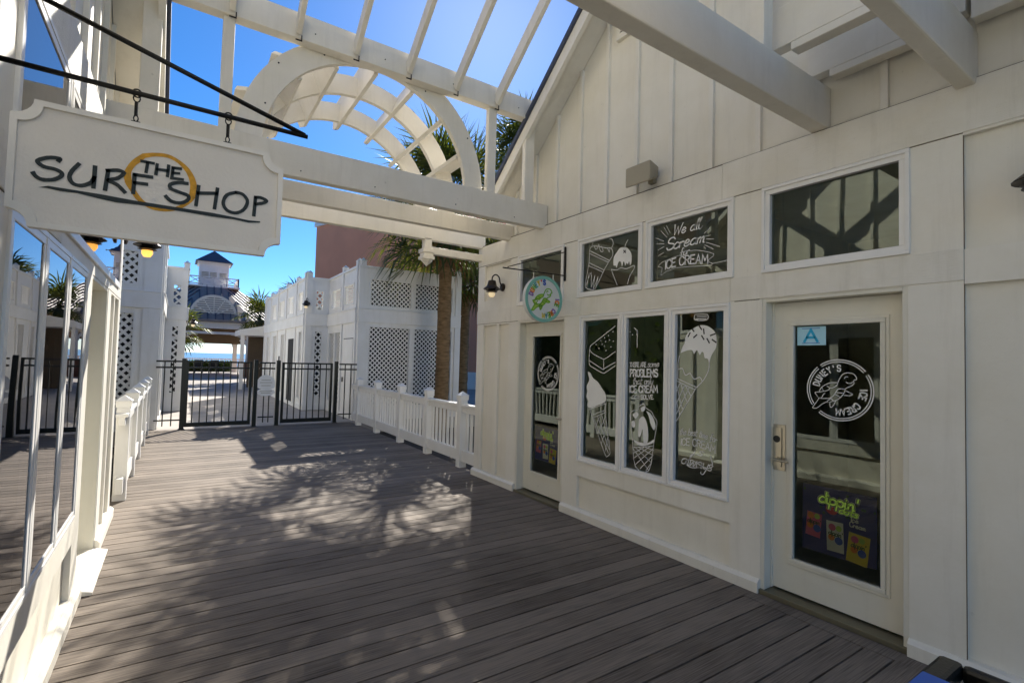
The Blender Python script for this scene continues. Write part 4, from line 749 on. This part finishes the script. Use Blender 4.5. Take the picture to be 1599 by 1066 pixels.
# ---------------- pavilion ----------------
pv = thing('pavilion', 'octagonal beach pavilion with metal roof, arched gable vent and cupola', 'pavilion', (2.1, 45.8, 0))
pc = (2.1, 45.8); AP = 5.3
def octp(ap, z, c=pc): R_ = ap/cos(pi/8); return [(c[0]+R_*cos(pi/8+k*pi/4), c[1]+R_*sin(pi/8+k*pi/4), z) for k in range(8)]
lo, hi = octp(AP+.3, 3.95), octp(1.5, 6.75)
b = MB(); b.add(lo+hi, [(k, (k+1) % 8, 8+(k+1) % 8, 8+k) for k in range(8)]); b.add(octp(AP+.3, 3.8)+lo, [(k, (k+1) % 8, 8+(k+1) % 8, 8+k) for k in range(8)]); rf = b.obj('roof', 'palemetal', pv)
b = MB()
for k in range(8):
    a0, a1, c0, c1 = Vector(lo[k]), Vector(lo[(k+1) % 8]), Vector(hi[k]), Vector(hi[(k+1) % 8])
    for j in range(0, 11):
        t = j/10; p = a0.lerp(a1, t); tt_ = min(1, 1-abs(2*t-1))
        # seams run straight up the fall line and stop at the hip
        m0, m1 = (a0+a1)/2, (c0+c1)/2; up = m1-m0; q = p+up; half0 = (a1-a0).length/2; half1 = (c1-c0).length/2; off = abs(t-.5)*2*half0
        f_ = 1 if off <= half1 else (half0-off)/(half0-half1)
        if f_ > .03: b.bar(p+Vector((0, 0, .03)), p+up*f_+Vector((0, 0, .03)), .05, .07)
b.obj('seam', 'roof', rf)
def octwall(mb, ap, z0, z1, t):
    o, i_ = octp(ap, 0), octp(ap-t, 0); mb.ring([p[:2] for p in o], [p[:2] for p in i_], lambda u, v, a: (u, v, a), z0, z1)
b = MB(); octwall(b, AP, 3.35, 3.79, .2); octwall(b, AP+.02, 2.95, 3.12, .14); b.obj('header_beam', 'lattice', pv)
b = MB(); b.box(-1.8, 6.0, 50.6, 50.9, 2.45, 3.7); b.box(-2, 6.2, 42, 50.5, 3.72, 3.78); b.obj('ceiling', 'wood', pv)
for p in octp(AP-.12, 0):
    b = MB(); b.box(p[0]-.16, p[0]+.16, p[1]-.16, p[1]+.16, 0, 3.34); cl = b.obj('column', 'lattice', pv)
    b = MB(); b.box(p[0]-.22, p[0]+.22, p[1]-.22, p[1]+.22, 0, .3); b.box(p[0]-.2, p[0]+.2, p[1]-.2, p[1]+.2, 3.2, 3.34); b.obj('capital', 'lattice', cl)
fo = octp(AP-.12, 0)
for k in range(8):
    a, c = Vector(fo[k]), Vector(fo[(k+1) % 8]); b = MB()
    for p, q in ((a, c), (c, a)):
        d = (q-p).normalized(); b.tube([p+d*(.15+1.0*(1-cos(t*pi/12)))+Vector((0, 0, 2.2+.78*sin(t*pi/12))) for t in range(7)], .07, 6)
    b.obj('bracket', 'lattice', pv)
gf = 40.9; gc = (2.0, 4.25); gr = 1.45
b = MB(); arcp = [(gc[0]+gr*cos(radians(a)), gc[1]+gr*sin(radians(a))) for a in range(0, 181, 10)]; arci = [(gc[0]+(gr-.16)*cos(radians(a)), gc[1]+(gr-.16)*sin(radians(a))) for a in range(0, 181, 10)]
b.prism(arcp+[(gc[0]-gr, 4.1), (gc[0]+gr, 4.1)], lambda u, v, a: (u, a, v), gf, gf+3.5); gb = b.obj('arched_dormer', 'palemetal', pv)
b = MB(); b.ring(arcp, arci, lambda u, v, a: (u, a, v), gf-.06, gf-.005); b.box(gc[0]-gr, gc[0]+gr, gf-.06, gf-.005, 4.12, 4.24)
for k in range(9):
    z = 4.3+k*.15; hw = math.sqrt(max(0, (gr-.14)**2-(z-gc[1])**2)); b.box(gc[0]-hw, gc[0]+hw, gf-.04, gf-.006, z, z+.09)
for a in (30, 60, 90, 120, 150): t = radians(a); b.bar((gc[0], gf-.05, gc[1]), (gc[0]+(gr-.1)*cos(t), gf-.05, gc[1]+(gr-.1)*sin(t)), .06, .06, (0, 1, 0))
b.obj('dormer_vent', 'wall', gb)
cu = thing  # cupola parts
cb = MB(); cx, cy, ch = 2.1, 45.8, .98; cb.box(cx-ch, cx+ch, cy-ch, cy+ch, 6.7, 8.55); cb.box(cx-ch-.12, cx+ch+.12, cy-ch-.12, cy+ch+.12, 8.45, 8.6); co = cb.obj('cupola', 'white', pv)
b = MB(); b.add([(cx-1.25, cy-1.25, 8.6), (cx+1.25, cy-1.25, 8.6), (cx+1.25, cy+1.25, 8.6), (cx-1.25, cy+1.25, 8.6), (cx, cy, 9.65)], [(0, 3, 2, 1), (0, 1, 4), (1, 2, 4), (2, 3, 4), (3, 0, 4)]); b.obj('cupola_roof', 'roof', co)
b = MB()
for x0 in (-.82, -.28, .36):
    for k in range(5): b.box(cx+x0, cx+x0+.46, cy-ch-.03, cy-ch-.001, 7.35+k*.1, 7.4+k*.1)
b.obj('louvre', 'grey', co)
b = MB(); rr_ = 1.62
for F_ in (Fr(cx-rr_, cy-rr_, 1, 0, 0, -1), Fr(cx+rr_, cy-rr_, 0, 1, 1, 0), Fr(cx-rr_, cy-rr_, 0, 1, -1, 0)):
    b.fbox(F_, 0, 2*rr_, 7.3, 7.38, -.04, .04); b.fbox(F_, 0, 2*rr_, 6.78, 6.86, -.04, .04)
    for k in range(5):
        s = k*2*rr_/4; b.fbox(F_, s-.04, s+.04, 6.7, 7.4, -.04, .04)
        if k < 4:
            e = 2*rr_/4; b.bar(F_(s, 6.82), F_(s+e, 7.34), .05, .05); b.bar(F_(s, 7.34), F_(s+e, 6.82), .05, .05)
b.box(cx-rr_-.1, cx+rr_+.1, cy-rr_-.1, cy+rr_+.1, 6.6, 6.72); b.obj('widow_walk', 'white', co)
# things beyond
r = thing('awning_roof', 'small white porch roof at the end of the right lattice building by the pavilion', 'porch', (3.4, 27, 0))
b = MB(); b.prism([(2.35, 2.5), (4.6, 2.5), (4.6, 3.25), (2.35, 2.75)], lambda u, v, a: (u, a, v), 26, 28.5); b.obj('roof', 'lattice', r)
b = MB(); b.box(2.4, 2.55, 26.1, 26.25, 0, 2.5); b.box(4.4, 4.55, 26.1, 26.25, 0, 2.5); b.obj('column', 'lattice', r)
b = MB(); b.box(2.9, 4.6, 28, 28.1, 0, 2.5); b.obj('rear_wall', 'wood', r)
bf = thing('picket_fence', 'low white picket fence along the beach beyond the pavilion', 'fence', (2, 58, 0))
b = MB(); b.box(-6, 12, 58, 58.06, 1.0, 1.1); b.obj('rail', 'lattice', bf)
b = MB(); b.box(-6, 12, 58, 58.06, .2, .3); b.obj('rail', 'lattice', bf)
for k in range(90): b = MB(); b.box(-6+k*.2, -5.9+k*.2, 57.97, 57.999, .05, 1.05); b.obj('picket', 'lattice', bf)
def hedge(x0, x1, y0, y1, z1, label, n=900, seed=1, name='hedge', zb=0):
    rr = random.Random(seed); b = MB()
    b.box(x0+.15, x1-.15, y0+.15, y1-.15, zb, z1-.15)
    for k in range(n):
        p = Vector((rr.uniform(x0, x1), rr.choice((y0+rr.uniform(0, .15), rr.uniform(y0, y1))), zb+rr.uniform(.02, 1)*(z1-zb))); d = Vector((rr.gauss(0, 1), rr.gauss(0, 1), rr.gauss(0, 1))).normalized()*.09; e = d.cross(Vector((rr.gauss(0, 1), rr.gauss(0, 1), rr.gauss(0, 1)))).normalized()*.05
        b.add([p-d, p+e, p+d, p-e], [(0, 1, 2, 3)])
    return tag(b.obj(name, 'hedge'), label, 'hedge')
hedge(-1, 4.2, 52.0, 53.0, .95, 'dark clipped hedge in front of the beach fence under the pavilion', 1500, 2)
for x, lb in ((4.3, 'reddish brown planter box at the right foot of the pavilion'),):
    r = thing('planter', lb, 'planter', (x, 41, 0)); b = MB(); b.box(x-.5, x+.5, 39.6, 40.3, 0, .95); b.box(x-.56, x+.56, 39.54, 40.36, .95, 1.05); b.obj('box', 'terracotta', r)
for k, (x, y) in enumerate(((.3, 47.6), (1.5, 48.2), (2.6, 47.9))):
    r = thing('patio_chair', ['dark patio chair under the pavilion, leftmost of three', 'dark patio chair under the pavilion, middle of three', 'dark patio chair under the pavilion, nearest the right column'][k], 'chair', (x, y, 0), 'patio chairs under the pavilion')
    b = MB(); b.box(x-.3, x+.3, y-.3, y+.3, .4, .48); b.obj('seat', 'black', r)
    b = MB(); b.box(x-.3, x+.3, y+.25, y+.32, .48, 1.05); b.obj('backrest', 'black', r)
    for sx in (-.26, .26):
        for sy in (-.26, .26): b = MB(); b.box(x+sx-.03, x+sx+.03, y+sy-.03, y+sy+.03, 0, .4); b.obj('leg', 'black', r)
ob = thing('hotel_tower', 'flat salmon stucco building rising behind the right lattice building', 'building', (18, 35, 0))
HF = Fr(8.43, 40, .33, -.944, -.944, -.33)
b = MB(); b.fbox(HF, 0, 19, .95, 11.4, -20, 0); b.obj('wall', 'stucco', ob)
b = MB(); b.fbox(HF, -.12, 19.1, 11.4, 11.72, -20.1, .12); b.obj('parapet', 'white', ob)
b = MB(); b.fbox(HF, -.05, 19.05, 0, .95, -20, .05); b.obj('plinth', 'white', ob)
# ---------------- palms ----------------
def palm(label, x, y, hz, r0, seed, nf=34, blade=.95, pet=.9, skirt=8, top=None, far=False):
    rr = random.Random(seed); root = thing('palm_tree', label, 'palm', (x, y, -.3), 'cabbage palms around the boardwalk')
    lx, ly = rr.uniform(-.1, .1), rr.uniform(-.1, .1); b = MB(); n = 26 if not far else 8; P = []; Rr = []
    for k in range(n+1):
        t = k/n; P.append((x+lx*(1-t)**2, y+ly*(1-t)**2, -.3+(hz+.3)*t)); Rr.append(r0*(1.12-.15*t)*(1+.06*(k % 2)+rr.uniform(-.03, .03)))
    b.tube(P, Rr, 14 if not far else 7); tr = b.obj('trunk', 'trunk', root, smooth=True)
    if not far:
        b = MB()
        for k in range(46):
            a = k*2.399; z = hz-.75+.75*k/46; c_, s_ = cos(a), sin(a); rad = r0*1.0
            p0 = (x+c_*rad*.8, y+s_*rad*.8, z-.05); p1 = (x+c_*rad*1.75, y+s_*rad*1.75, z+.22); b.bar(p0, p1, .07, .025, (c_, s_, .5))
        b.obj('boots', 'dead', tr)
    cz = hz+.05
    def frond(b, a, el, L_, B, droop, nl, wid):
        d = Vector((cos(a)*cos(el), sin(a)*cos(el), sin(el))); p = Vector((x, y, cz+rr.uniform(-.15, .15))); pts = [p.copy()]; st = L_/5
        for k in range(5):
            d = (d+Vector((0, 0, -droop*.12))).normalized(); p = p+d*st; pts.append(p.copy())
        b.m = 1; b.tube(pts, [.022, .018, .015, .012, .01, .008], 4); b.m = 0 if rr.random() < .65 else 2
        sd = d.cross(Vector((0, 0, 1))).normalized()
        if sd.length < .1: sd = Vector((1, 0, 0))
        up = sd.cross(d).normalized()
        for k in range(nl):
            t = k/(nl-1)*2-1; an = t*radians(118); ll = B*(1-.35*abs(t)**1.5)*rr.uniform(.88, 1.08)
            v = (d*cos(an)+sd*sin(an)+up*(.28*abs(t)+rr.uniform(-.1, .1))).normalized(); q0 = p-d*.05
            base = q0+v*.08; mid = base+v*ll*.55; dr = droop*rr.uniform(.5, 1.4); tip = mid+(v+Vector((0, 0, -dr))).normalized()*ll*.5
            wv = v.cross(up).normalized(); f_ = Vector((0, 0, 1)).cross(v)
            w0, w1 = wid*.4, wid
            b.add([base-wv*w0*.5, base+wv*w0*.5, mid+wv*w1*.5, mid-wv*w1*.5, tip], [(0, 1, 2, 3), (3, 2, 4)])
    b = MB(); nl = 26 if not far else 16
    for k in range(nf):
        t = k/nf; a = k*2.39996+rr.uniform(-.2, .2); el = radians(85-118*t+rr.uniform(-8, 8)); frond(b, a, el, pet*rr.uniform(.85, 1.15), blade*rr.uniform(.9, 1.1), .45+.5*t, nl, .052 if not far else .08)
    b.obj('crown', ['frond', 'frondpale', 'frondpale'], root)
    if skirt:
        b = MB()
        for k in range(skirt):
            a = k*2*pi/skirt+rr.uniform(-.3, .3); frond(b, a, radians(-62+rr.uniform(-12, 12)), pet*.55, blade*.7, .9, 14, .03)
        for i in range(len(b.mi)): b.mi[i] = 0
        b.obj('dead_fronds', 'dead', root)
palm('nearest palm whose trunk stands before the right lattice building', 5.95, 12.3, 5.35, .17, 11, 60, 1.3, 1.5, 12)
palm('tall palm just behind the sloping roof edge of the ice cream shop', 8.75, 12.8, 8.0, .19, 5, 34, .95, .75, 4)
palm('short palm with brown leaf bases in the gap between nearest palm and shop corner', 8.25, 15.5, 4.5, .2, 31, 34, 1.0, .95, 8)
palm('palm crown hidden behind the left lattice building, only leaf tips showing', -2.4, 19, 8.0, .2, 8, 30, 1.1, 1.0, 3)
palm('low palm with bright leaves left of the pavilion', .1, 34, 2.6, .2, 9, 24, .9, .8, 3, far=True)
palm('small palm right of the pavilion roof', 4.15, 34.5, 3.7, .2, 21, 26, 1.0, .9, 3, far=True)
palm('taller palm behind the far end of the right lattice building', 6.4, 36, 4.9, .2, 22, 26, 1.0, .9, 3, far=True)
palm('palm far right between the shop and the salmon building', 12.2, 20, 5.6, .2, 23, 28, 1.1, 1.0, 4, far=True)

hedge(-3.4, -1.5, 7.0, 12.4, 3.0, 'unseen tall hedge added behind the left railing to darken the shop window reflections', 5000, 6, zb=-.3)  # unseen hedge, added so the right shop glass reflects something dark

o2 = thing('reflection_blocker', 'unseen tall brown block added beyond the left shop to darken shop window reflections', 'building', (-12, 18, 0))  # unseen mass added to keep bright sky out of the glass reflections
b = MB(); b.box(-16, -8, 6, 30, 0, 13); b.obj('wall', 'brownwall', o2)
b = MB(); b.box(-16.1, -7.9, 5.9, 30.1, 13, 13.3); b.obj('parapet', 'white', o2)
